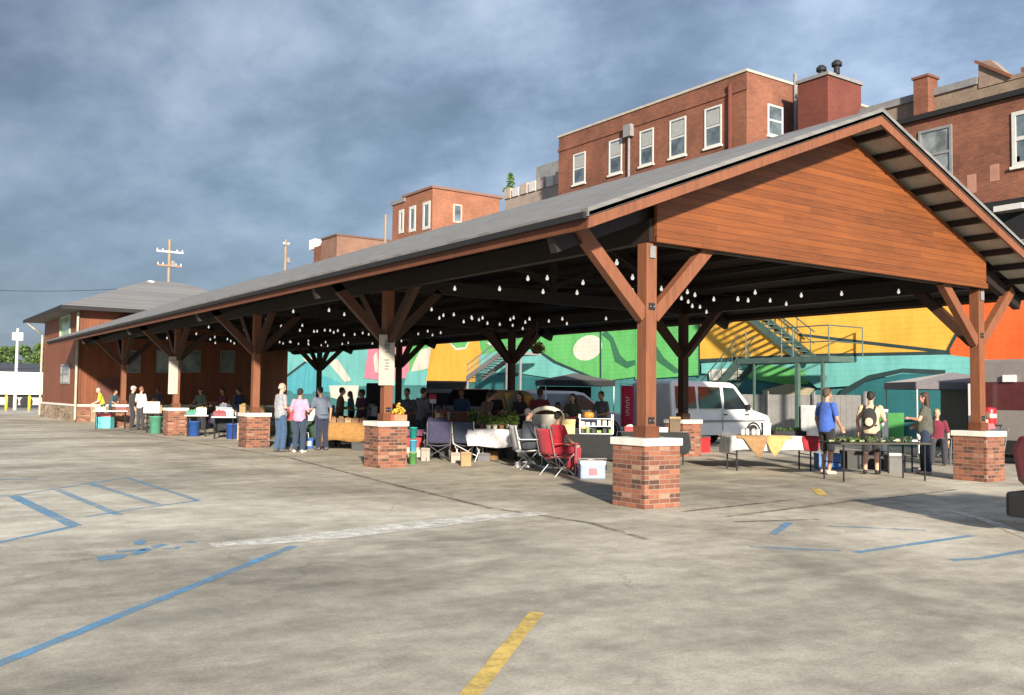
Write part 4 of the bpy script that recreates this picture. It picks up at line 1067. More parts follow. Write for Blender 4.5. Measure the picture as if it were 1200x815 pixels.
# --- right hand stalls
RZC = math.atan2(-math.sin(YAW), math.cos(YAW))     # parallel to the view
qa = G(905, 553); tx, ty = qa.x+.3, qa.y+.35
table((tx, ty), RZC+R(6), 1.85, .75, 'long table under tan, white and red cloths near the white van', M_white)
cM = Matrix.Rotation(RZC+R(6), 4, 'Z')
tablecloth((tx, ty), RZC+R(6), 1.86, .76, (.3,.3,.38,.1), 'white cloth spread over the long table in front of the white van', cloth((.58,.57,.55)), seed=1)
def back(px, py, d): q = G(px, py); return Vector((q.x+.572*d, q.y+.82*d, 0))
def on(tx, ty, rz, x, y): v = Matrix.Rotation(rz,4,'Z') @ Vector((x,y,0)); return (tx+v.x, ty+v.y)
rz1 = RZC+R(6)
tablecloth(on(tx,ty,rz1,-.55,-.06), rz1, .6, .74, (.4,.05,.05,.05), 'tan cloth laid over the left end of the white table cover', cloth((.25,.145,.065)), .753, seed=2, tri=.25)
tablecloth(on(tx,ty,rz1,.08,-.07), rz1, .5, .76, (.36,.05,.05,.05), 'cream yellow cloth laid over the middle of the white table cover', cloth((.46,.29,.11)), .753, seed=3, tri=-.25)
tablecloth(on(tx,ty,rz1,.8,-.07), rz1, .34, .78, (.3,.05,.05,.16), 'dark red cloth over the right end of the white table cover', cloth((.32,.02,.03)), .753, seed=4)
for k, x in enumerate((-.62,-.5,-.38,-.26)):
    x_, y_ = on(tx,ty,rz1,x,-.1+.05*(k%2)); t = thing('jar', 'white lidded jar in the row on the tan cloth', 'jar', (x_,y_,.765), 0, 'jars on the tan cloth')
    b = MB(); b.lathe([(0,0),(.04,0),(.045,.02),(.045,.1),(.036,.12),(0,.12)], seg=12); b.build('glass_jar', plain((.6,.57,.52), .3), t, True)
    b = MB(); b.lathe([(.04,.121),(.04,.145),(0,.146)], seg=12); b.build('lid', M_gray, t)
x_, y_ = on(tx,ty,rz1,.5,.1)
t = thing('planter_tray', 'long black tray of low green seedlings on the cloth covered table', 'planter', (x_,y_,.765), rz1)
b = MB(); b.bb((-.36,-.13,0),(.36,.13,.09)); b.build('tray', M_black, t, bevel=.01)
b = MB(); leaf_cloud(b, [((-.22,0,.12),(.12,.1,.05)),((0,0,.12),(.12,.1,.05)),((.22,0,.12),(.12,.1,.05))], 240, .03, 8); b.build('seedlings', leaf_mat((.05,.1,.02)), t)
x_, y_ = on(tx,ty,rz1,.02,.2); crate((x_,y_), rz1, (.16,.14,.22), (.75,.75,.72), 'small white carton standing behind the cream cloth', 'carton', 'carton', (.7,.7,.68), .757)
q = G(826, 531); crate((q.x, q.y+.3), .1, (.62,.45,.42), (.5,.02,.025), 'bright red tub on the floor right of the back row pier', 'storage_tub', 'tub', (.05,.05,.05))
# --- dark produce table
qa, qb = G(990, 565), G(1083, 564)
rz2 = math.atan2(qb.y-qa.y, qb.x-qa.x); nrm = Vector((-math.sin(rz2), math.cos(rz2), 0))
cx_, cy_ = (qa.x+qb.x)/2+nrm.x*.33, (qa.y+qb.y)/2+nrm.y*.33
lt = (qb-qa).length+.24
table((cx_, cy_), rz2, lt, .8, 'long dark table of bunched greens in front of the shopper with a backpack', plain((.05,.045,.035), .8))
rnd = random.Random(4)
for k in range(9):
    u = -lt/2+.16+k*(lt-.32)/8
    x_, y_ = on(cx_,cy_,rz2,u,rnd.uniform(-.2,.15)); t = thing('bunch_of_greens', 'bunch of leafy greens lying on the dark produce table', 'greens', (x_,y_,.74), rz2+rnd.uniform(-.5,.5), 'bunches of greens on the dark table')
    b = MB(); leaf_cloud(b, [((0,0,.05),(.12,.1,.04))], 90, .04, 30+k); b.build('leaves', leaf_mat(rnd.choice([(.06,.1,.03),(.09,.12,.05),(.05,.09,.05)])), t)
    b = MB(); b.tube([(-.1,0,.03),(-.2,.01,.02)], .02, 6); b.build('stems', plain((.3,.34,.18), .7), t)
q = back(1074, 558, .8); x_, y_ = q.x, q.y
table((x_, y_), RZC, .9, .6, 'small white table just behind the dark produce table', M_white, .72)
crate((x_+.1, y_+.2), RZC, (.35,.3,.36), (.1,.1,.1), 'dark plastic box under the small white table', 'storage_tub', 'tub', (.5,.5,.5))
q = back(998, 556, 1.5); crate((q.x, q.y), RZC, (.5,.36,.35), (.05,.16,.42), 'blue plastic crate on the floor between the blue shirt and the backpack', fill=None)
q = back(1045, 556, 1.6); crate((q.x, q.y), RZC, (.9,.5,.4), (.02,.02,.02), 'low black crate behind the legs of the dark table')
for px, lab, hh in ((1108, 'white upright panel beside the woman with long brown hair', 1.2),(1064,'narrow white upright panel left of the woman with long brown hair', 1.35)):
    q = G(px, 553); t = thing('sign_stand', lab, 'sign stand', (q.x+.3, q.y+.75, 0), RZC)
    b = MB(); b.bb((-.07,-.02,.35),(.07,.02,hh)); b.build('panel', M_white, t, bevel=.006)
    b = MB(); b.bb((-.14,-.16,0),(.14,.16,.03)); b.build('foot', M_gray, t)
    b = MB(); b.bb((-.03,-.02,.031),(.03,.02,.349)); b.build('stand', M_gray, t)
# black canopy beyond the right pier
def canopy(loc, rz, ln, dp, z0, z1, label, c, leg=.03):
    t = thing('pop_up_canopy', label, 'canopy', (loc[0], loc[1], 0), rz)
    b = MB(); v = [b.bm.verts.new(p) for p in ((-ln/2,-dp/2,z0),(ln/2,-dp/2,z0),(ln/2,dp/2,z0),(-ln/2,dp/2,z0),(0,0,z1))]
    for i in range(4): b.face((v[i], v[(i+1)%4], v[4]))
    o = b.build('roof', cloth(c), t); m_ = o.modifiers.new('t','SOLIDIFY'); m_.thickness = .012
    b = MB()
    for p, d in (((0,-dp/2),(ln,.012)),((0,dp/2),(ln,.012)),((-ln/2,0),(.012,dp)),((ln/2,0),(.012,dp))): b.box((p[0],p[1],z0-.1),(d[0]-.02 if d[0] > 1 else d[0], d[1]-.02 if d[1] > 1 else d[1], .2))
    b.build('valance', cloth(c), t)
    for sx in (-1,1):
        for sy in (-1,1):
            b = MB(); b.bb((sx*(ln/2-.04)-leg/2, sy*(dp/2-.04)-leg/2, 0),(sx*(ln/2-.04)+leg/2, sy*(dp/2-.04)+leg/2, z0)); b.build('leg', M_metal, t)
    return t
q = PX(1108, 449, 16.2)
canopy((16.2, q.y-.2), RZC, 3.0, 2.2, q.z, q.z+.3, 'grey topped canopy behind the right pier and the long haired woman', (.12,.11,.12))
t = thing('vending_trailer', 'black open sided trailer under the grey canopy behind the right pier', 'trailer', (17.6, q.y-.6, 0), RZC)
b = MB(); b.bb((-1.1,-.8,.4),(1.9,.9,2.0)); b.build('body', plain((.02,.022,.022), .6), t, bevel=.04)
b = MB(); b.bb((-1.0,-.815,.55),(.6,-.803,1.0)); b.build('hatch', plain((.03,.07,.07), .4), t)
for x in (-.5, 1.2): wheel(t, x, -.82, .3, .16)
q = PX(673, 444, 13.5)
cano = canopy((13.5, q.y), RZC+R(8), 2.7, 2.2, q.z-.08, q.z+.22, 'black flat pop up canopy in front of the teal mural', (.012,.012,.014))
bq = MB(); bq.bb((-1.2,.98,.1),(.9,1.0,q.z-.3)); bq.build('side_wall', cloth((.012,.012,.014)), cano)
# red drum and pole at right
q = G(1174, 545)
t = thing('drink_cooler', 'round red drink cooler with a white label on a stand right of the pier', 'cooler', (back(1173,548,.5).x, back(1173,548,.5).y, .0))
zc = 1.0
b = MB(); b.lathe([(0,0),(.14,0),(.15,.02),(.155,.36),(.14,.4),(0,.42)], (0,0,zc), 18); b.build('drum', plain((.42,.015,.02), .4), t, True)
b = MB(); b.lathe([(.157,.16),(.159,.17),(.159,.25),(.157,.26)], (0,0,zc), 18); b.build('label_band', plain((.6,.4,.36), .6), t)
b = MB(); b.bb((-.2,-.2,.96),(.2,.2,.999))
for sx in (-1,1):
    for sy in (-1,1): b.tube([(sx*.17,sy*.17,0),(sx*.17,sy*.17,.959)], .015, 6)
b.build('stand', M_black, t)
t = thing('white_pole', 'white upright post behind the red drink cooler', 'post', (back(1171,548,1.3).x, back(1171,548,1.3).y, 0))
b = MB(); b.bb((-.06,-.06,0),(.06,.06,2.0)); b.build('post', M_white, t, bevel=.008)
b = MB(); b.bb((-.12,-.12,0.0),(.12,.12,.04)); b.build('base', M_gray, t)
# --- red feather banner left of the near post
q = G(737, 524)
t = thing('banner', 'upright red banner with white lettering left of the nearest post', 'banner', (q.x+.2, q.y+.3, 0), RZC)
M_red = cloth((.42,.012,.05))
b = MB()
n_ = 10; 
g = [[b.bm.verts.new((-.2+.4*i/4, .015*math.sin(i*1.3+j*.7), .62+1.3*j/n_)) for j in range(n_+1)] for i in range(5)]
for i in range(4):
    for j in range(n_): b.face((g[i][j], g[i+1][j], g[i+1][j+1], g[i][j+1]))
o = b.build('flag', M_red, t, True); o.modifiers.new('t','SOLIDIFY').thickness = .01
b = MB(); b.tube([(-.22,0,0),(-.22,0,1.98),(.2,0,1.95)], .014, 6); b.build('pole', M_metal, t)
b = MB(); b.bb((-.42,-.2,0),(-.02,.2,.03)); b.build('foot', M_black, t)
b = MB(); rnd = random.Random(2)
for k in range(8):
    z = .98+k*.078
    b.bb((-.05,-.032,z),(.05,-.024,z+.015)); b.bb((-.05 if k%2 else .035,-.032,z+.0151),(-.035 if k%2 else .05,-.024,z+.055))
b.build('lettering', M_white, t)
# --- stall left of the near pier: dark cloth table, white shelf, goods
q = G(693, 553)
sx_, sy_ = q.x+.15, q.y+.75
table((sx_, sy_), RZC, 1.5, .7, 'table under a black cloth left of the nearest pier', M_white)
tablecloth((sx_, sy_), RZC, 1.52, .72, (.5,.5,.5,.5), 'black cloth hanging to the floor left of the nearest pier', cloth((.012,.012,.014)), seed=6)
x_, y_ = on(sx_,sy_,RZC,.46,.05)
t = thing('display_rack', 'white wire display rack of small goods on the black cloth', 'rack', (x_,y_,.755), RZC)
b = MB()
for zz in (0,.16,.32): b.bb((-.36,-.16,zz),(.36,.16,zz+.012))
for xx in (-.355,.355):
    for yy_ in (-.155,.155): b.bb((xx-.008,yy_-.008,.0121),(xx+.008,yy_+.008,.42))
b.build('shelf', M_white, t)
rnd = random.Random(9); cs = [(.02,.02,.02),(.6,.58,.5),(.1,.1,.1),(.15,.25,.05),(.5,.5,.48),(.2,.06,.05)]
for zz in (.013,.173):
    for k in range(6):
        b = MB(); w_ = rnd.uniform(.03,.05); x0 = -.3+k*.12; b.bb((x0-w_,-.1,zz),(x0+w_,.06,zz+rnd.uniform(.06,.13))); b.build('goods', plain(cs[(k*3+int(zz*10))%6], .6), t, bevel=.006)
x_, y_ = on(sx_,sy_,RZC,.3,.0); t = thing('pumpkin', 'orange pumpkin on top of the white wire rack', 'pumpkin', (x_,y_,1.088), 0)
b = MB()
for k in range(8): b.ell((.05*math.cos(k*PI/4), .05*math.sin(k*PI/4), .07), (.065,.065,.07), 10, 8)
b.build('gourd', plain((.6,.2,.02), .45), t, True); b = MB(); b.tube([(0,0,.13),(.01,0,.18)], [.014,.01], 6); b.build('stem', plain((.15,.14,.05), .8), t)
x_, y_ = on(sx_,sy_,RZC,-.15,-.1); crate((x_,y_), RZC, (.28,.24,.26), (.62,.45,.17), 'pale yellow box on the black cloth left of the white rack', 'carton', 'carton', (.66,.5,.22), .755)
x_, y_ = on(sx_,sy_,RZC,-.6,.25)
t = thing('arched_display', 'cream arched display shelf behind the red camp chair', 'display', (x_,y_,.755), RZC)
M_cream = plain((.6,.55,.42), .8)
b = MB(); pts = [(-.36,0,0),(-.36,0,.3)]+[(-.36*math.cos(PI*k/8),0,.3+.24*math.sin(PI*k/8)) for k in range(1,8)]+[(.36,0,.3),(.36,0,0)]
b.tube(pts, .05, 8); b.build('arch', M_cream, t, True)
b = MB(); b.bb((-.3,.02,0),(.3,.05,.4)); b.build('back_panel', plain((.35,.33,.28), .8), t)
b = MB()
for k in range(4): b.bb((-.28+k*.15,-.08,0),(-.17+k*.15,.015,.14+.06*(k%2)))
b.build('goods', plain((.65,.63,.58), .7), t, bevel=.01)
q = G(703, 562)
t = thing('cool_box', 'grey blue cool box with white lid on the floor left of the nearest pier', 'cooler', (q.x, q.y+.25, 0), RZC+.1)
b = MB(); b.bb((-.24,-.16,.0),(.24,.16,.27)); b.build('box', plain((.2,.25,.36), .5), t, bevel=.02)
b = MB(); b.bb((-.25,-.17,.271),(.25,.17,.34)); b.build('lid', M_white, t, bevel=.015)
b = MB(); b.tube([(-.26,0,.22),(-.27,-.1,.38),(.27,-.1,.38),(.26,0,.22)], .012, 6); b.build('handle', M_gray, t)
b = MB(); b.bb((-.08,-.166,.07),(.08,-.161,.2)); b.build('sticker', plain((.6,.1,.12), .5), t)
camp_chair(G(653, 558), RZC-R(60), (.42,.01,.025), 'red camp chair with a seated person left of the nearest pier')
camp_chair(G(628, 552)+Vector((.1,.45,0)), RZC-R(75), (.55,.55,.54), 'pale camp chair under the person in dark clothes by the white cloth')
# --- white clothed table with herbs
q0, q1 = G(562, 538), G(604, 546)
wx, wy = (q0.x+q1.x)/2+.2, (q0.y+q1.y)/2+.42
rz3 = RZC+R(3)
table((wx, wy), rz3, 1.25, .7, 'table under a white cloth carrying green herb pots', M_white)
tablecloth((wx, wy), rz3, 1.26, .71, (.4,.4,.1,.68), 'white cloth with a long corner hanging at its right end, under the herb pots', cloth((.72,.71,.72)), seed=7)
for k in range(6):
    x_, y_ = on(wx,wy,rz3,-.3+k*.16,.1-.12*(k%2)); pot((x_,y_), .755, .065, .1, (.5,.48,.4) if k%3 else (.25,.1,.05), (.1,.16,.025) if k%2 else (.13,.17,.03), 'leafy green herb in a small pot on the white cloth', 150, .045, 1.7, 2.1, 'herb pots on the white cloth', 40+k)
x_, y_ = on(wx,wy,rz3,.42,-.2)
t = thing('black_tray', 'flat black tray at the right front of the herb table', 'tray', (x_,y_,.757), rz3); b = MB(); b.bb((-.18,-.1,0),(.18,.1,.012)); b.build('base', M_black, t); b = MB(); b.bb((-.18,-.1,.0125),(.18,-.09,.035)); b.bb((-.18,.09,.0125),(.18,.1,.035)); b.build('rim', M_black, t)
x_, y_ = on(wx,wy,rz3,-.85,.35)
t = thing('wooden_shelf', 'brown wooden shelf unit left of the herb pots', 'shelf', (x_,y_,0), rz3)
b = MB()
for xx in (-.22,.2): b.bb((xx,-.16,0),(xx+.02,.16,1.15))
for zz in (.1,.45,.8,1.13): b.bb((-.199,-.155,zz),(.199,.155,zz+.02))
b.bb((-.199,.14,.121),(.199,.155,1.129)); b.build('frame', M_beam, t)
q = G(585, 540); crate((q.x, q.y+.45), .2, (.36,.28,.2), (.34,.2,.08), 'low brown cardboard box under the white clothed table', 'cardboard_box', 'box')
bucket((q.x+.05, q.y+.95), .1, .2, (.7,.7,.68), 'white bucket under the white clothed table')
camp_chair(G(516, 541)+Vector((.1,.3,0)), RZC+R(10), (.035,.035,.075), 'navy camp chair seen from behind with a seated person')
camp_chair(G(552, 541)+Vector((.1,.3,0)), RZC-R(20), (.04,.055,.09), 'slate blue empty camp chair left of the white clothed table', frame=M_white)
# --- by the second pier
q = G(492, 538)
tp = table((q.x+.3, q.y+1.2), RZC, .8, .6, 'low table under a purple cloth right of the second pier', M_black, .66)
tablecloth((q.x+.3, q.y+1.2), RZC, .81, .61, (.16,.16,.16,.16), 'purple cloth on the low table right of the second pier', cloth((.16,.05,.1)), .665, seed=8)
crate((q.x+.25, q.y+.75), RZC, (.4,.3,.22), (.5,.015,.02), 'red crate under the purple cloth', z=.25)
t = thing('crate_stand', 'pale low stand under the red crate', 'stand', (q.x+.25, q.y+.75, 0), RZC)
b = MB(); b.bb((-.18,-.13,.0),(.18,.13,.245)); b.build('block', plain((.4,.36,.3), .8), t, bevel=.01)
q = G(482, 545)
for z_, c, lab in ((0,(.12,.35,.1),'small green tub on the floor against the second pier'),(.28,(.1,.42,.6),'small light blue tub stacked on the green one'),(.56,(.02,.3,.26),'small teal tub on top of the stack by the second pier')):
    bucket((q.x+.12, q.y+.15), .09, .24, c, lab, z=z_)
# flower boxes on the pier ledge
for x_, y_, c, fl, lab in ((.2, S-.2, (.55,.18,.1), (.62,.4,.05), 'coral planter of yellow flowers on the second pier ledge'),):
    t = thing('flower_box', lab, 'planter', (x_, y_, .977), 0)
    b = MB(); b.bb((-.15,-.1,0),(.15,.1,.14)); b.build('box', plain(c, .6), t, bevel=.01)
    b = MB(); leaf_cloud(b, [((-.06,0,.2),(.1,.09,.07)),((.08,0,.22),(.08,.09,.09)),((.0,.0,.3),(.06,.06,.08))], 170, .035, 3); b.build('flowers', leaf_mat(fl), t)
    b = MB(); b.tube([(0,0,.1),(.0,.02,.36)], .012, 5); b.build('stem', plain((.15,.2,.06), .8), t)
# tan table left of the second pier
q = G(407, 528); rz4 = RZC+R(4)
tx4, ty4 = q.x+.2, q.y+.4
table((tx4, ty4), rz4, 1.3, .7, 'table under a tan cloth between the shoppers and the second pier', M_white)
tablecloth((tx4, ty4), rz4, 1.31, .71, (.5,.4,.62,.35), 'tan cloth hanging low on the table left of the second pier', cloth((.27,.14,.04)), seed=9)
rnd = random.Random(12)
for k in range(5):
    x_, y_ = on(tx4,ty4,rz4,-.42+k*.21,.1*rnd.uniform(-1,1)); crate((x_,y_), rz4, (.18,.22,.12), [(.2,.1,.04),(.12,.06,.03),(.3,.2,.1)][k%3], 'small wooden basket of brown produce on the tan cloth', 'basket', 'basket', None, .753, [(.2,.09,.03),(.25,.16,.05),(.12,.05,.03)][k%3], 'baskets on the tan cloth')
crate((tx4+.2, ty4-.5), rz4, (.55,.3,.22), (.025,.025,.028), 'black crate on the floor below the tan cloth')
t = thing('covered_stand', 'tall black covered stand behind the tan clothed table', 'stand', (G(434,516).x+1.2, G(434,516).y+2.2, 0), RZC)
b = MB(); b.bb((-.25,-.3,0),(.3,.3,1.95)); b.build('cover', cloth((.012,.012,.014)), t, bevel=.06)
b = MB(); b.bb((-.5,-.35,0),(-.26,.3,1.25)); b.build('side_box', cloth((.05,.055,.06)), t, bevel=.04)
b = MB(); b.bb((-.2,-.306,.5),(.1,-.302,1.2)); b.build('panel', M_gray, t)
q = G(362, 528)
bgx, bgy = q.x+.2, q.y+.7
t = thing('shopping_bag', 'blue and white bag on the floor between two shoppers at left', 'bag', (bgx, bgy, 0), .4)
b = MB(); b.prism([(-.17,0),(.17,0),(.2,.3),(-.2,.32)], -.1, .1, 'xz'); b.build('bag', cloth((.03,.13,.4)), t, bevel=.02)
b = MB(); b.tube([(-.1,0,.3),(-.08,0,.45),(.08,0,.45),(.1,0,.3)], .01, 5); b.build('handle', M_white, t)
b = MB(); b.bb((-.1,-.108,.08),(.1,-.102,.22)); b.build('print', M_white, t)
# far left stalls
def row_table(px0, px1, py, label, c, goods, dy=.9, sd=0, h=.74):
    a_, c_ = G(px0, py), G(px1, py); ln = (c_-a_).length
    rz = math.atan2(c_.y-a_.y, c_.x-a_.x); x, y = (a_.x+c_.x)/2, (a_.y+c_.y)/2+.4
    table((x,y), rz, ln, .75, label, c, h)
    rnd = random.Random(sd)
    for k, (nm, cc, fl, dims, lab) in enumerate(goods):
        u = -ln/2+.25+k*(ln-.5)/max(1, len(goods)-1); px_, py_ = on(x,y,rz,u,rnd.uniform(-.12,.12))
        crate((px_,py_), rz, dims, cc, lab, nm, nm.replace('_',' '), None, h+.002, fl)
    return x, y, rz, ln
row_table(252, 281, 515, 'white topped table just left of the third pier', M_white, [('crate',(.2,.03,.05),(.4,.03,.04),(.4,.3,.16),'dark red crate of tomatoes on the white table by the third pier'),('display_case',(.3,.31,.32),None,(.5,.3,.3),'grey metal case on the white table by the third pier'),('box',(.6,.58,.55),None,(.3,.3,.24),'pale box on the white table by the third pier')], sd=1)
row_table(220, 248, 512, 'grey topped table between the third and fourth piers', M_cap, [('crate',(.03,.2,.16),(.1,.3,.1),(.4,.3,.15),'teal crate of greens on the grey topped table'),('crate',(.5,.5,.48),(.5,.4,.2),(.35,.3,.25),'white crate of yellow squash on the grey topped table')], sd=2)
row_table(172, 194, 508, 'black topped table left of the fourth pier', M_black, [('box',(.7,.62,.48),None,(.55,.35,.42),'cream box on the black topped table'),('box',(.3,.2,.1),None,(.4,.35,.3),'brown box on the black topped table')], sd=3)
row_table(112, 152, 503, 'white topped table in front of the fifth pier', M_white, [('crate',(.4,.4,.38),(.4,.3,.1),(.4,.3,.14),'pale crate of produce on the farthest white table'),('crate',(.2,.05,.05),None,(.4,.3,.14),'small dark red crate on the farthest white table')], sd=4)
q = G(227, 511.5); bucket((q.x, q.y), .21, .5, (.03,.1,.36), 'tall blue bin left of the third pier, nearer the fourth', name='bin')
q = G(272, 514.5); bucket((q.x, q.y), .22, .48, (.03,.1,.38), 'blue bin against the left side of the third pier', name='bin')
q = G(182, 508); bucket((q.x, q.y), .24, .6, (.12,.38,.26), 'mint green bin left of the fourth pier', name='bin')
q = G(123, 502); 
t = thing('cool_box', 'bright cyan cool box with pink lid under the farthest white table', 'cooler', (q.x, q.y, 0), RZC)
b = MB(); b.bb((-.3,-.22,0),(.3,.22,.48)); b.build('box', plain((.12,.55,.62), .45), t, bevel=.02); b = MB(); b.bb((-.32,-.24,.481),(.32,.24,.62)); b.build('lid', plain((.6,.1,.12), .5), t, bevel=.015)
b = MB(); b.tube([(-.33,0,.4),(-.34,-.1,.66),(.34,-.1,.66),(.33,0,.4)], .015, 6); b.build('handle', M_gray, t)
q = PX(629, 409, 7.4)
t = thing('hanging_basket', 'hanging basket of red and white flowers in the middle bays', 'flower basket', (7.4, q.y, q.z), 0)
b = MB(); b.lathe([(0,-.16),(.12,-.14),(.2,0),(.18,0),(0,-.04)], seg=14); b.build('bowl', plain((.1,.06,.03), .8), t)
b = MB(); leaf_cloud(b, [((0,0,.08),(.24,.24,.14)),((.1,0,-.02),(.2,.2,.12))], 260, .045, 4); b.build('flowers', leaf_mat((.4,.05,.06)), t)
b = MB(); leaf_cloud(b, [((0,0,.05),(.25,.25,.16))], 150, .045, 5); b.build('leaves', leaf_mat((.08,.2,.06)), t)
b = MB()
for k in range(3): b.tube([(.18*math.cos(k*2.09), .18*math.sin(k*2.09), 0),(0,0,.5),(0,0,3.8-q.z)], .006, 4)
b.build('chain', M_gray, t)

# ------------------------------------------------------------------ people
SKIN = {'fair': (.56,.32,.23), 'tan': (.42,.23,.15), 'brown': (.2,.1,.06)}
def remesh(b, vox, smooth_it=4):
    bmesh.ops.recalc_face_normals(b.bm, faces=b.bm.faces)
    me = bpy.data.meshes.new('tmp'); b.bm.to_mesh(me); b.bm.free()
    o = bpy.data.objects.new('tmp', me); COL.objects.link(o)
    m = o.modifiers.new('r', 'REMESH'); m.mode = 'VOXEL'; m.voxel_size = vox
    s = o.modifiers.new('s', 'SMOOTH'); s.iterations = smooth_it; s.factor = .5
    dg = bpy.context.evaluated_depsgraph_get()
    out = bpy.data.meshes.new_from_object(o.evaluated_get(dg)); bpy.data.objects.remove(o); bpy.data.meshes.remove(me)
    for p in out.polygons: p.use_smooth = True
    return out
def limb(b, pts, rs, seg=12):
    for p, r in zip(pts, rs): b.ell(p, (r,r,r), seg, 8)
    for i in range(len(pts)-1): b.tube([pts[i], pts[i+1]], [rs[i], rs[i+1]], seg)
def rings(b, secs, seg=20):
    """closed loft of elliptical sections (centre, rx, ry)"""
    rr = [[b.bm.verts.new((c[0]+rx*math.cos(2*PI*k/seg), c[1]+ry*math.sin(2*PI*k/seg), c[2])) for k in range(seg)] for c, rx, ry in secs]
    for p, q in zip(rr, rr[1:]):
        for k in range(seg): b.face((p[k], p[(k+1)%seg], q[(k+1)%seg], q[k]))
    b.face(rr[0][::-1]); b.face(rr[-1])
def person(loc, rz, label, H=1.75, sit=False, skin='fair', hair='short', hairc=(.03,.02,.015), top=(.5,.5,.5), bottom=(.05,.07,.12), shoes=(.05,.05,.05), shorts=False, sleeve=.5, armL=None, armR=None, step=.0, girth=1.0, female=False, lean=0.0, head_tilt=0.0, far=False, backpack=None, seat=.46, headturn=0.0):
    k = H/1.75; Sk = skin_mat(SKIN[skin]); vox = .011 if not far else .016
    t = thing('person', label, 'person', (loc[0], loc[1], loc[2] if len(loc) > 2 else 0), rz, None)
    V = lambda *a: Vector(a)*k
    hipz = .93 if not sit else seat/k+.09
    sw = .165 if female else .185; hw = .1 if female else .095
    # forward lean about the hips
    Lr = Matrix.Translation(V(0,0,hipz)) @ Matrix.Rotation(-lean,4,'X') @ Matrix.Translation(-V(0,0,hipz))
    def U(x,y,z): return Lr @ V(x,y,z+hipz-.93)
    if sit:
        legs = [[V(s*hw,0,hipz), V(s*.14,.42,hipz+.02), V(s*.15,.40,.09), V(s*.15,.5,.035)] for s in (-1,1)]
    else:
        legs = [[V(s*hw,0,.9), V(s*.105,.03+s*step*.5,.5), V(s*.115,-.02+s*step,.09), V(s*.135,.12+s*step,.03)] for s in (-1,1)]
    sh = {-1: U(-sw,0,1.415), 1: U(sw,0,1.415)}
    dflt = ((.27,-.01,1.13),(.26,.06,.89))
    arms = {}
    for s, a in ((-1, armL), (1, armR)):
        e, w = a or dflt
        arms[s] = (sh[s], U(s*e[0],e[1],e[2]), U(s*w[0],w[1],w[2]))
    hd = U(0,.03,1.645); nk0, nk1 = U(0,-.01,1.43), U(0,.01,1.55)
    HM = Matrix.Translation(hd) @ Matrix.Rotation(headturn,4,'Z') @ Matrix.Rotation(-lean*.4-head_tilt,4,'X') @ Matrix.Scale(k,4)
    # ---- body: one continuous surface
    b = MB()
    g = girth
    secs = [((0,0,.84),.15,.1),((0,0,.93),.172*(1.05 if female else 1),.12*g),((0,.0,1.04),.15*(.95 if female else 1.02),.115*g),((0,.0,1.16),.145,.11*g),((0,0,1.28),.165,.115),((0,-.005,1.38),.17,.1),((0,-.01,1.44),.11,.075)]
    bm2 = MB(); rings(b, [(Lr @ V(c[0],c[1],c[2]+hipz-.93), rx*k, ry*k) for c, rx, ry in secs])
    limb(b, [nk0, nk1], [.058*k,.052*k])
    for lg in legs:
        limb(b, lg[:3], [.085*k,.056*k,.04*k]); calf = lg[1].lerp(lg[2], .3)+Vector((0,-.012,0))*k; b.ell(calf, (.056*k,.056*k,.1*k), 10, 8)
        limb(b, [lg[2]+Vector((0,-.03,-.04))*k, lg[3]], [.04*k,.035*k])
    for s in (-1,1):
        a = arms[s]; limb(b, list(a), [.05*k,.04*k,.028*k])
        d = (a[2]-a[1]).normalized(); pal = a[2]+d*.055*k
        side = d.cross(Vector((0,1,0))); side = side.normalized() if side.length > .2 else Vector((1,0,0))
        wid = Vector((0,1,0))-d*d.y; wid = wid.normalized() if wid.length > .2 else Vector((1,0,0))
        nrm = wid.cross(d).normalized()*(-s)
        b.ell(pal, (.03*k,.03*k,.03*k), 10, 8); limb(b, [a[2]+wid*.012*k, pal+wid*.022*k+d*.03*k], [.022*k,.018*k], 8); limb(b, [a[2]-wid*.012*k, pal-wid*.022*k+d*.03*k], [.022*k,.018*k], 8)
        for q_, ln in ((-.03,.066),(-.01,.08),(.01,.086),(.03,.075)):
            p0 = pal+wid*q_*k+d*.02*k; p1 = p0+d*ln*.55*k+nrm*.006*k; p2 = p1+(d*.7+nrm*.7)*ln*.5*k
            limb(b, [p0,p1,p2], [.0105*k,.0095*k,.008*k], 8)
        p0 = a[2]+wid*.02*k+d*.02*k; p1 = p0+(wid*.8+d*.6)*.045*k; p2 = p1+(d*.9+nrm*.3)*.035*k
        limb(b, [p0,p1,p2], [.014*k,.011*k,.009*k], 8)
    # head
    def Hh(p): return HM @ Vector(p)
    R3 = HM.to_3x3()
    def hel(c, r, seg=16, rg=12): b.ell(Hh(c), (r[0],r[1],r[2]), seg, rg, R3.to_4x4())
    hel((0,-.012,.03),(.074,.092,.088)); hel((0,.018,-.035),(.06,.07,.075)); hel((0,.05,-.08),(.034,.03,.03)); hel((0,.088,-.012),(.014,.02,.024),10,8); hel((0,.096,-.024),(.015,.014,.012),10,8)
    for s in (-1,1): hel((s*.075,-.012,-.005),(.012,.022,.032),10,8); hel((s*.034,.062,-.022),(.024,.02,.018),10,8)
    hel((0,.07,.035),(.055,.02,.012),12,8)
    me = remesh(b, vox, 3); me.materials.append(Sk); o = bpy.data.objects.new('body', me); COL.objects.link(o); o.parent = t
    if not far:
        b = MB()
        for s in (-1,1): b.ell(Hh((s*.03,.079,.008)), (.011*k,.006*k,.006*k), 8, 6, R3.to_4x4())
        b.build('eyes', plain((.02,.015,.012), .3), t, True)
        b = MB(); b.ell(Hh((0,.083,-.062)), (.022*k,.006*k,.006*k), 10, 6, R3.to_4x4()); b.build('mouth', plain((.3,.1,.08), .6), t, True)
    # ---- shirt
    b = MB()
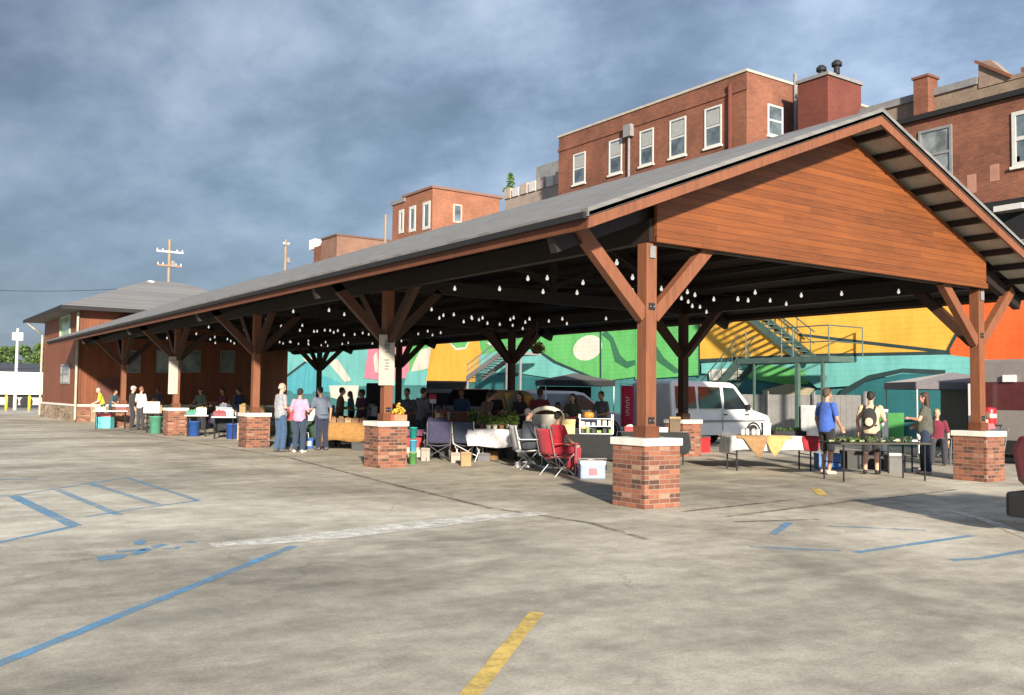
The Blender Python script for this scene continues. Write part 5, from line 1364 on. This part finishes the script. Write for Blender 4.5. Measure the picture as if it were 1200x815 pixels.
    secs = [((0,0,.865),.17,.122*g),((0,0,.93),.185*(1.03 if female else 1),.135*g),((0,0,1.04),.168*(.95 if female else 1.03),.13*g),((0,0,1.16),.162,.125*g),((0,0,1.28),.18,.128),((0,-.005,1.38),.185,.112),((0,-.01,1.44),.115,.085),((0,-.008,1.478),.07,.066)]
    rings(b, [(Lr @ V(c[0],c[1],c[2]+hipz-.93), rx*k, ry*k) for c, rx, ry in secs])
    for s in (-1,1):
        a = arms[s]
        if sleeve <= .5: e = a[0].lerp(a[1], sleeve*2*.8); limb(b, [a[0], e], [.066*k,.058*k])
        else: limb(b, [a[0], a[1], a[1].lerp(a[2], (sleeve-.5)*2*.93)], [.066*k,.053*k,.04*k])
    me = remesh(b, .014 if not far else .02, 3); me.materials.append(cloth(top)); o = bpy.data.objects.new('shirt', me); COL.objects.link(o); o.parent = t
    # ---- trousers or shorts
    b = MB()
    rings(b, [(V(0,0,hipz-.1), .16*k, .115*k),(V(0,0,hipz), .182*k, .13*g*k),(V(0,0,hipz+.06), .172*k, .128*g*k)])
    for lg in legs:
        if shorts: limb(b, [lg[0], lg[0].lerp(lg[1], .93)], [.1*k,.085*k])
        else: limb(b, [lg[0], lg[1], lg[1].lerp(lg[2], .97)], [.104*k,.082*k,.066*k])
    me = remesh(b, .014 if not far else .02, 3); me.materials.append(cloth(bottom)); o = bpy.data.objects.new('shorts' if shorts else 'trousers', me); COL.objects.link(o); o.parent = t
    # ---- shoes
    for s, lg in zip((-1,1), legs):
        b = MB(); an, to = lg[2], lg[3]
        b.ell(an+Vector((0,-.02,-.035))*k, (.047*k,.06*k,.05*k), 12, 8); b.tube([an+Vector((0,-.02,-.045))*k, to+Vector((0,-.01,.01))*k], [.046*k,.042*k], 10); b.ell(to+Vector((0,.0,.008))*k, (.046*k,.055*k,.036*k), 12, 8)
        m2 = remesh(b, .012, 3); zmin = .002
        for v_ in m2.vertices: v_.co.z = max(v_.co.z, zmin)
        m2.materials.append(plain(shoes, .6)); o = bpy.data.objects.new('shoe', m2); COL.objects.link(o); o.parent = t
    # ---- hair
    if hair:
        b = MB()
        def he(c, r): b.ell(Hh(c), r, 16, 12, R3.to_4x4())
        if hair in ('short','long','bun'):
            he((0,-.022,.045),(.082,.094,.085)); he((0,-.06,.0),(.07,.055,.07))
            for s in (-1,1): he((s*.062,-.02,.02),(.022,.045,.05))
        if hair == 'thin':
            he((0,-.07,.0),(.068,.045,.05))
            for s in (-1,1): he((s*.065,-.03,.005),(.016,.04,.035))
        if hair == 'long':
            for s in (-1,0,1): he((s*.055,-.07,-.09),(.052,.05,.14)); he((s*.065,-.08,-.19),(.048,.044,.12))
        if hair == 'bun': he((0,-.11,.06),(.04,.04,.04))
        if hair == 'cap':
            he((0,-.014,.055),(.083,.1,.075)); he((0,.085,.048),(.06,.06,.012)); he((0,-.06,.0),(.068,.05,.06))
        m2 = remesh(b, .01 if not far else .014, 2); m2.materials.append(plain(hairc, .75, 0, .4, 30) if hair != 'cap' else cloth(hairc)); o = bpy.data.objects.new('cap' if hair == 'cap' else 'hair', m2); COL.objects.link(o); o.parent = t
    if backpack:
        b = MB(); b.ell(U(0,-.21,1.2), (.15*k,.1*k,.22*k), 18, 12); b.ell(U(0,-.28,1.12), (.11*k,.06*k,.12*k), 14, 10); me = remesh(b, .014, 3); me.materials.append(cloth(backpack))
        bp = bpy.data.objects.new('backpack', me); COL.objects.link(bp); tag(bp, 'black and cream backpack worn by the shopper at the dark table', 'backpack')
        bp.location = t.location; bp.rotation_euler = t.rotation_euler
        b = MB(); b.ell(U(0,-.33,1.12), (.085*k,.02*k,.09*k), 12, 8); oo = b.build('pocket', cloth((.5,.42,.3)), bp, True)
        for s in (-1,1):
            b = MB(); b.tube([U(s*.09,-.16,1.36),U(s*.11,-.06,1.475),U(s*.12,.09,1.42),U(s*.125,.135,1.28),U(s*.14,.06,1.08),U(s*.12,-.14,1.04)], .018*k, 8); b.build('strap', cloth(backpack), bp, True)
    return t
AW = -YAW          # facing straight away from the camera
reach = ((.24,.12,1.16),(.2,.36,1.1))
bent = ((.25,.0,1.14),(.16,.24,1.1))
q = G(328, 530); person(q, AW-R(50), 'bald man in a pale grey shirt and blue jeans, left of the woman in pink', 1.8, hair='thin', hairc=(.4,.38,.35), skin='fair', top=(.25,.26,.28), bottom=(.035,.075,.15), shoes=(.08,.07,.06), sleeve=.45, armR=bent, girth=1.15, step=.03)
q = G(350, 531); person(q, AW-R(8), 'woman in a pink shirt, dark trousers and white shoes seen from behind', 1.66, hair='short', hairc=(.012,.01,.01), skin='tan', top=(.5,.25,.37), bottom=(.022,.04,.07), shoes=(.75,.73,.72), female=True, armL=bent, armR=bent, girth=1.1)
q = G(377, 528); person(q, AW+R(38), 'stooping shopper in a blue grey shirt and dark cap beside the tan table', 1.74, hair='cap', hairc=(.02,.025,.035), skin='tan', top=(.1,.125,.175), bottom=(.015,.022,.05), shoes=(.1,.1,.1), sleeve=.48, girth=1.3, lean=.22, armL=reach)
q = G(541, 530); person((q.x+.6, q.y+1.0), AW+R(150), 'vendor in a dark navy top standing behind the empty slate blue chair', 1.72, hair='short', skin='brown', top=(.015,.04,.09), bottom=(.02,.02,.03), sleeve=.9, armR=bent)
q = G(629, 537); person((q.x+.3,q.y+.3), AW-R(15), 'shopper in a dark red top carrying a brown shoulder bag, seen from behind', 1.74, hair='short', skin='brown', top=(.13,.012,.015), bottom=(.012,.018,.04), sleeve=.85, armL=bent, armR=reach)
bx, by = q.x+.3, q.y+.3
t = thing('shoulder_bag', 'brown shoulder bag at the side of the shopper in dark red', 'bag', (bx+.24, by-.24, 1.0), AW)
b = MB(); b.ell((0,0,.12),(.15,.07,.14),14,10); b.build('pouch', cloth((.16,.08,.015)), t, True); b = MB(); b.tube([(-.12,0,.2),(-.2,.14,.45),(-.26,.2,.47),(-.1,.12,.3),(.1,.02,.2)], .012, 6); b.build('strap', cloth((.1,.05,.01)), t)
q = G(628, 552); person((q.x+.1,q.y+.45), AW-R(75), 'person in dark clothes seated facing right beside the white cloth', 1.6, True, hair='short', skin='fair', hairc=(.05,.04,.04), top=(.05,.06,.075), bottom=(.03,.035,.045), shoes=(.7,.68,.68), sleeve=.9, armR=((.25,.12,1.18),(.12,.36,1.1)), armL=((.25,.12,1.18),(.12,.36,1.08)), seat=.44)
q = G(653, 558); person((q.x,q.y), AW-R(60), 'person in red seated in the red camp chair, dark hair, back to the view', 1.6, True, hair='short', skin='tan', top=(.38,.012,.025), bottom=(.3,.015,.03), shoes=(.04,.04,.04), sleeve=.3, armR=((.27,.1,1.16),(.2,.34,1.02)), armL=((.27,.1,1.16),(.2,.34,1.02)), seat=.42)
q = G(516, 541); person((q.x+.1,q.y+.3), AW+R(10), 'person in a navy top seated in the navy camp chair near the second pier', 1.66, True, hair='cap', hairc=(.02,.02,.03), skin='tan', top=(.03,.03,.07), bottom=(.03,.035,.05), sleeve=.9, armR=((.26,.1,1.16),(.22,.32,1.02)), armL=((.26,.1,1.16),(.22,.32,1.02)), seat=.42, lean=.12)
q = G(696, 540); person((q.x+.5,q.y+2.1), AW+R(165), 'stallholder in a brown top behind the white wire rack', 1.6, True, hair='short', skin='brown', top=(.09,.05,.045), bottom=(.03,.03,.03), seat=.55)
q = G(969, 556); person(q, AW-R(62), 'man in a royal blue t-shirt and black shorts by the cloth covered table', 1.78, hair='short', hairc=(.07,.045,.03), skin='tan', top=(.035,.09,.36), bottom=(.012,.012,.014), shoes=(.4,.36,.3), shorts=True, sleeve=.42, girth=1.3, armR=((.26,.02,1.13),(.2,.2,.96)), step=-.04)
q = G(1021, 556); person(q, AW-R(28), 'shopper in a cream shirt and short dark shorts wearing a backpack', 1.72, hair='short', hairc=(.015,.012,.01), skin='fair', top=(.48,.38,.25), bottom=(.018,.017,.017), shoes=(.012,.012,.014), shorts=True, sleeve=.42, armR=((.27,.05,1.16),(.2,.24,1.12)), girth=1.05, backpack=(.02,.02,.02), step=.02)
q = G(1085, 556); person(q, AW+R(62), 'woman with long brown hair in an olive top and dark jeans', 1.72, hair='long', hairc=(.055,.028,.018), skin='fair', top=(.075,.078,.06), bottom=(.012,.022,.055), shoes=(.5,.35,.32), female=True, sleeve=.35, girth=1.4, armR=((.27,-.02,1.15),(.22,.2,1.04)), armL=((.26,.1,1.17),(.16,.3,1.2)), step=.05)
q = G(1122, 548); person((q.x+.5,q.y+.8), AW+R(160), 'fair haired person in a maroon top seated left of the right pier', 1.66, True, hair='short', hairc=(.3,.22,.1), skin='fair', top=(.14,.012,.03), bottom=(.03,.03,.04), seat=.48)
chr1 = camp_chair((q.x+.5,q.y+.8), AW+R(160), (.03,.03,.035), 'dark camp chair under the fair haired person in maroon')
q = back(1163, 549, .25); person((q.x,q.y), AW+R(20), 'person in a coral pink top seated right behind the right pier', 1.6, True, hair='short', hairc=(.1,.06,.03), skin='fair', top=(.62,.12,.14), bottom=(.05,.05,.08), seat=.46)
camp_chair((q.x,q.y), AW+R(20), (.05,.05,.06), 'dark camp chair under the person in coral pink')
q = G(121, 499); person((q.x+.4,q.y+2.2), AW+R(120), 'vendor in a bright yellow green shirt bending over the farthest white table', 1.7, hair='short', hairc=(.4,.38,.34), skin='fair', top=(.5,.55,.03), bottom=(.02,.05,.09), far=True, lean=.3, armL=reach, armR=reach)
q = G(129, 499); person((q.x+.5,q.y+2.2), AW+R(-100), 'vendor in dark teal beside the one in bright yellow green', 1.62, hair='short', skin='tan', top=(.02,.07,.1), bottom=(.02,.03,.04), far=True, lean=.25, armL=reach, armR=reach)
q = G(164, 504); person(q, AW-R(20), 'shopper in a white vest and long dark skirt-like trousers at the far left stalls', 1.72, hair='short', hairc=(.2,.1,.07), skin='fair', top=(.45,.44,.44), bottom=(.035,.035,.04), far=True, armL=bent)
q = G(157, 504); person((q.x,q.y+.4), AW-R(60), 'shopper in black with pale cap at the far left stalls', 1.74, hair='cap', hairc=(.55,.52,.5), skin='fair', top=(.02,.02,.022), bottom=(.025,.025,.03), far=True, sleeve=.9)


# --- the crowded middle of the market: more tables, boxes, chairs
M_dkcloth = [cloth((.015,.018,.02)), cloth((.02,.05,.035)), cloth((.05,.02,.025)), cloth((.03,.035,.07))]
MID_T = [(5.2,8.6,'black cloth table beyond the empty slate chair',0),(4.6,11.4,'dark green cloth table behind the navy vendor',1),(6.9,11.8,'maroon cloth table near the dark middle pier',2),
  (3.2,13.2,'navy cloth table right of the tan table',3),(5.6,15.6,'black cloth table by the grey suv',0),(2.6,18.6,'dark green cloth table behind the three shoppers',1),(4.6,21.8,'maroon cloth table in the fourth bay',2),(2.4,25.2,'navy cloth table near the brown building',3),(6.0,6.2,'black cloth table left of the dark middle pier',0)]
rnd = random.Random(77)
GC = [(.5,.48,.44),(.1,.06,.03),(.28,.18,.08),(.02,.02,.025),(.3,.02,.03),(.05,.12,.05),(.45,.3,.1),(.12,.16,.22),(.6,.58,.55)]
wrd = {0:'off white',1:'dark brown',2:'cardboard brown',3:'black',4:'dark red',5:'dark green',6:'ochre',7:'slate blue',8:'white'}
for ti, (x, y, lab, ci) in enumerate(MID_T):
    rz = RZC+rnd.uniform(-.15,.15)
    table((x,y), rz, 1.5, .7, lab, M_black)
    tablecloth((x,y), rz, 1.51, .71, (.5,.4,.35,.35), lab.split(' table')[0]+' draped over the table'+lab.split(' table')[1], M_dkcloth[ci], seed=20+ti)
    for k in range(4):
        gi = (ti*5+k*2) % 9; px_, py_ = on(x,y,rz,-.55+k*.36,rnd.uniform(-.15,.15))
        crate((px_,py_), rz+rnd.uniform(-.2,.2), (rnd.uniform(.2,.3), rnd.uniform(.18,.28), rnd.uniform(.1,.34)), GC[gi], '%s box on the %s' % (wrd[gi], lab), 'box', 'box', GC[(gi+1)%9] if k%2 else None, .753, GC[(gi+4)%9] if not k%2 else None, 'boxes on the stall tables')
for x, y, c, d, lab in ((5.0,7.4,(.35,.35,.36),(.5,.4,.4),'grey tub on the floor in the second bay'),(4.0,9.6,(.04,.04,.045),(.6,.4,.45),'black tub on the floor behind the slate blue chair'),(3.4,10.9,(.3,.19,.09),(.5,.4,.5),'tall cardboard box on the floor right of the second pier'),(2.9,11.8,(.5,.48,.45),(.45,.35,.35),'pale tub on the floor near the navy cloth table'),(1.3,16.6,(.06,.16,.3),(.5,.4,.4),'blue tub on the floor behind the stooping shopper'),(1.2,20.4,(.3,.2,.1),(.5,.45,.5),'cardboard box on the floor by the third pier'),(6.6,9.2,(.25,.02,.03),(.45,.4,.35),'dark red tub on the floor near the dark middle pier'),(1.0,27.0,(.35,.35,.33),(.6,.4,.5),'grey tub on the floor by the fourth pier')):
    crate((x,y), RZC+.2, d, c, lab, 'storage_tub', 'tub', [v*.6 for v in c])
for x, y, a_, c, lab in ((5.8,10.2,1.8,(.03,.03,.035),'black camp chair in the second bay facing the view'),(3.6,15.4,2.2,(.04,.07,.05),'dark green camp chair behind the tan clothed table'),(2.0,22.4,2.6,(.2,.03,.03),'dull red camp chair in the fourth bay')):
    camp_chair((x,y), AW+a_, c, lab)
q = PY(507, 468, 13.0); t = thing('price_card', 'small red and white card standing among the dark stalls near the grey suv', 'card', (q.x,13.0,q.z-.12), RZC)
b = MB(); b.bb((-.1,-.008,0),(.1,.008,.12)); b.build('lower_card', M_white, t); b = MB(); b.bb((-.1,-.008,.121),(.1,.008,.26)); b.build('upper_card', plain((.5,.02,.04), .6), t)
b = MB(); b.tube([(0,0,-q.z+.12),(0,0,0)], .012, 6); b.build('stake', M_metal, t)
q = PX(600, 470, 10.5)
person((6.4,13.6,0), AW+R(170), 'stallholder in a grey top deep in the market near the dark middle post', 1.72, hair='short', skin='brown', top=(.07,.075,.08), bottom=(.02,.02,.03), far=True, armL=bent, armR=reach)
person((3.9,17.4,0), AW+R(120), 'stallholder in a plum top deep in the third bay', 1.68, hair='short', skin='tan', top=(.08,.02,.05), bottom=(.02,.02,.03), far=True, armL=bent)

# more stallholders and shoppers in the crowded part
PP = [(478,470,11.5,'stallholder in a charcoal top standing right of the second pier','brown',(.03,.03,.035),160,'short',False),(580,470,13.5,'stallholder in a black top and cap behind the herb pots','tan',(.015,.015,.018),175,'cap',False),
 (565,476,10.2,'shopper in a brown top bending beside the herb table','tan',(.12,.07,.04),-60,'short',False),(672,470,9.6,'shopper in an olive top behind the cream arched display','fair',(.09,.09,.05),150,'long',True),(706,470,10.6,'stallholder in a grey top beside the red banner','tan',(.12,.12,.13),130,'short',False),
 (424,468,19.5,'shopper in a black top beyond the tan clothed table','brown',(.02,.02,.025),-30,'short',False),(262,470,26.5,'stallholder in a maroon top behind the white table by the third pier','tan',(.12,.02,.03),140,'short',False),(236,470,28.5,'stallholder in a grey green top between the third and fourth piers','fair',(.12,.15,.12),160,'cap',False),(186,470,34.0,'stallholder in a dark grey top behind the cream box','brown',(.04,.04,.045),160,'short',False)]
for px, py, y_, lab, sk, tc_, hd_, hr, fem in PP:
    q = PY(px, py, y_)
    person((q.x, q.y, 0), AW+R(hd_), lab, 1.62 if fem else 1.7, hair=hr, skin=sk, hairc=(.03,.02,.015) if hr != 'cap' else (.02,.02,.025), top=tc_, bottom=(.02,.022,.03), far=True, female=fem, armL=bent, armR=reach if hd_ > 100 else bent, lean=.35 if 'bending' in lab else .06, sleeve=.5)
q = PY(566, 505, 17.0)
t, yy = vehicle('hatchback', 'black hatchback parked beyond the herb table, right of the grey suv', 'car', (q.x+.6, 16.6, 0), R(20), mvprof, 1.8, car_paint((.012,.012,.014)),
    [[(.0,1.08),(1.1,1.08),(.38,1.6),(.0,1.62)],[(-1.1,1.08),(-.1,1.08),(-.1,1.64),(-1.1,1.64)]], [(-1.45,.33),(1.45,.33)], 1.0, .16)
for s in (-1, 1):
    b = MB(); b.box((-2.27, s*.7, .95), (.1,.2,.2)); b.build('tail_light', plain((.35,.02,.02), .3), t)
for px, py, d, c, nm, lab in ((535,543,(.3,.25,.22),(.3,.26,.2),'box','cream box on the floor between the two dark camp chairs'),(545,547,(.22,.2,.3),(.3,.17,.07),'box','upright brown box on the floor beside the slate blue chair'),(612,549,(.28,.2,.12),(.45,.43,.43),'box','flat white box on the floor under the seated dark figure'),(680,556,(.22,.2,.26),(.06,.05,.05),'box','black box on the floor behind the red trousers'),(566,541,(.3,.2,.18),(.08,.08,.09),'box','dark grey box under the left of the white clothed table'),(676,548,(.3,.22,.2),(.5,.12,.1),'box','red box on the floor against the black cloth'),(497,541,(.2,.2,.3),(.26,.23,.19),'box','pale box left of the navy camp chair'),(442,520,(.3,.3,.4),(.1,.08,.06),'box','dark box on the floor behind the second pier'),(822,522,(.3,.25,.3),(.4,.38,.34),'box','pale carton on the floor behind the red tub')):
    q = back(px, py, .25); crate((q.x, q.y), RZC+.15, d, c, lab, nm, nm)
for px, py, y_, h_, lab in ((598,478,9.3,.5,'tall leafy plant in a pot at the back right of the herb table'),(552,480,10.9,.45,'leafy plant in a pot beyond the wooden shelf'),(655,486,7.0,.4,'yellow green plant in a pot left of the cream arch')):
    q = PY(px, py, y_); pot((q.x,q.y), 0, .16, .62, (.1,.08,.06), (.12,.17,.03), lab, 260, .06, 1.5, 2.2, None, int(px))

for ti, (x, y, lab, ci) in enumerate([(6.6,20.4,'black cloth table at the back right of the third bay',0),(1.6,15.9,'dark green cloth table just behind the woman in pink',1),(3.2,29.5,'maroon cloth table before the brown building',2),(7.2,15.2,'navy cloth table beside the second dark post',3),(1.5,21.6,'black cloth table right of the third pier',0)]):
    rz = RZC+rnd.uniform(-.15,.15)
    table((x,y), rz, 1.6, .7, lab, M_black)
    tablecloth((x,y), rz, 1.61, .71, (.5,.4,.35,.35), lab.split(' table')[0]+' draped over the table'+lab.split(' table')[1], M_dkcloth[ci], seed=40+ti)
    for k in range(5):
        gi = (ti*4+k*2) % 9; px_, py_ = on(x,y,rz,-.62+k*.31,rnd.uniform(-.15,.15))
        crate((px_,py_), rz+rnd.uniform(-.2,.2), (rnd.uniform(.18,.27), rnd.uniform(.18,.28), rnd.uniform(.12,.42)), GC[gi], '%s box on the %s' % (wrd[gi], lab), 'box', 'box', GC[(gi+1)%9] if k%2 else None, .753, GC[(gi+4)%9] if not k%2 else None, 'boxes on the stall tables')
for px, py, y_, lab, sk, tc_, hd_, hr, fem in [(398,470,17.6,'shopper in a rust brown top beyond the tan table, facing right','fair',(.16,.06,.03),-80,'short',False),(412,470,22.0,'woman in a teal top deep in the third bay','tan',(.02,.1,.1),120,'long',True),(494,470,12.6,'shopper in a grey hooded top beyond the purple cloth','tan',(.09,.09,.1),-40,'short',False),(610,470,11.8,'woman in a black top right of the dark middle post','fair',(.02,.02,.022),150,'long',True),(281,470,24.0,'shopper in a dark blue top just left of the bald man','tan',(.03,.04,.09),60,'short',False)]:
    q = PY(px, py, y_)
    person((q.x, q.y, 0), AW+R(hd_), lab, 1.64 if fem else 1.74, hair=hr, skin=sk, hairc=(.035,.02,.015), top=tc_, bottom=(.02,.022,.03), far=True, female=fem, armL=bent, armR=bent, lean=.08, sleeve=.5 if fem else .9)
# ------------------------------------------------------------------ light, sky, camera
SUN_EL = R(17)
dx, dy = .41, .91      # direction the light travels over the ground
n_ = math.hypot(dx, dy); ld = Vector((dx/n_*math.cos(SUN_EL), dy/n_*math.cos(SUN_EL), -math.sin(SUN_EL)))
su = bpy.data.lights.new('sun', 'SUN'); su.energy = 4.6; su.angle = R(2.2); su.color = (1,.89,.74)
so = bpy.data.objects.new('sun', su); COL.objects.link(so); so.rotation_euler = ld.to_track_quat('-Z','Y').to_euler()
w = bpy.data.worlds.new('World'); SC.world = w; w.use_nodes = True
nt = w.node_tree; bg = nt.nodes['Background']
sky = nt.nodes.new('ShaderNodeTexSky'); sky.sky_type = 'NISHITA'; sky.sun_disc = False; sky.sun_elevation = SUN_EL
sky.sun_rotation = math.atan2(-ld.x, -ld.y); sky.air_density = 1.2; sky.dust_density = 1.0
tc = nt.nodes.new('ShaderNodeTexCoord'); s = nt.nodes.new('ShaderNodeSeparateXYZ'); L(nt, tc.outputs['Generated'], s.inputs[0])
# cloud layer: direction projected on a flat ceiling, rotated so the banks run across the view
den = math_(nt, 'MAXIMUM', math_(nt, 'ADD', s.outputs[2], .34), .05)
cb = nt.nodes.new('ShaderNodeCombineXYZ'); L(nt, math_(nt, 'DIVIDE', s.outputs[0], den), cb.inputs[0]); L(nt, math_(nt, 'DIVIDE', s.outputs[1], den), cb.inputs[1])
mpn = nt.nodes.new('ShaderNodeMapping'); mpn.inputs['Rotation'].default_value = (0,0,YAW+.25); mpn.inputs['Scale'].default_value = (1.0,.8,1); mpn.inputs['Location'].default_value = (.3,1.9,0); L(nt, cb.outputs[0], mpn.inputs[0])
c1_ = noise(nt, mpn.outputs[0], 4.6, 10, .6, .1); c2_ = noise(nt, mpn.outputs[0], 1.3, 4, .5, .2)
cf = math_(nt, 'ADD', math_(nt, 'MULTIPLY', c1_, .5), math_(nt, 'MULTIPLY', c2_, .5))
dark = ramp(nt, cf, [(.38, (.095,.135,.2)), (.45, (.138,.187,.272)), (.51, (.2,.26,.36)), (.58, (.28,.35,.455)), (.68, (.42,.48,.58))])
# clearer, bluer air low down away from the sun; brighter cloud on the sun side behind the viewer
low = ramp(nt, s.outputs[2], [(.0, (.95,.95,.95)), (.12, (.55,.55,.55)), (.3, (.1,.1,.1)), (.5, (0,0,0))])
lowc = mixc(nt, math_(nt, 'MULTIPLY', low, .7), dark, (.165,.265,.425))
dt = nt.nodes.new('ShaderNodeVectorMath'); dt.operation = 'DOT_PRODUCT'; L(nt, tc.outputs['Generated'], dt.inputs[0]); dt.inputs[1].default_value = (-ld.x, -ld.y, 0)
back = nt.nodes.new('ShaderNodeMapRange'); L(nt, dt.outputs['Value'], back.inputs[0]); back.inputs[1].default_value = -.35; back.inputs[2].default_value = .9; back.inputs[3].default_value = 1.0; back.inputs[4].default_value = 2.0
CL = nt.nodes.new('ShaderNodeVectorMath'); CL.operation = 'SCALE'; L(nt, lowc, CL.inputs[0]); L(nt, back.outputs[0], CL.inputs['Scale'])
rt = nt.nodes.new('ShaderNodeVectorMath'); rt.operation = 'DOT_PRODUCT'; L(nt, tc.outputs['Generated'], rt.inputs[0]); rt.inputs[1].default_value = (math.cos(YAW), -math.sin(YAW), 0)
rr_ = nt.nodes.new('ShaderNodeMapRange'); L(nt, rt.outputs['Value'], rr_.inputs[0]); rr_.inputs[1].default_value = -.45; rr_.inputs[2].default_value = .55; rr_.inputs[3].default_value = .8; rr_.inputs[4].default_value = 1.6
CL2 = nt.nodes.new('ShaderNodeVectorMath'); CL2.operation = 'SCALE'; L(nt, CL.outputs[0], CL2.inputs[0]); L(nt, rr_.outputs[0], CL2.inputs['Scale'])
SK = nt.nodes.new('ShaderNodeVectorMath'); SK.operation = 'SCALE'; L(nt, sky.outputs[0], SK.inputs[0]); SK.inputs['Scale'].default_value = .12
fin = mixc(nt, .88, SK.outputs[0], CL2.outputs[0])
SCL = nt.nodes.new('ShaderNodeVectorMath'); SCL.operation = 'SCALE'; L(nt, fin, SCL.inputs[0]); SCL.inputs['Scale'].default_value = 6.2
L(nt, SCL.outputs[0], bg.inputs['Color']); bg.inputs['Strength'].default_value = .1
cam = bpy.data.cameras.new('camera'); co = bpy.data.objects.new('camera', cam); COL.objects.link(co)
cam.sensor_width = 36; cam.lens = F_/1200*36; cam.clip_start = .1; cam.clip_end = 3000
co.matrix_world = Matrix.Translation(CAM) @ Matrix((_r2, _u2, -_fw)).transposed().to_4x4()
SC.camera = co
vs = SC.view_settings; vs.view_transform = 'Standard'; vs.look = 'None'; vs.exposure = 1.15; vs.gamma = 1; vs.use_curve_mapping = False
SC.cycles.max_bounces = 6; SC.cycles.diffuse_bounces = 3
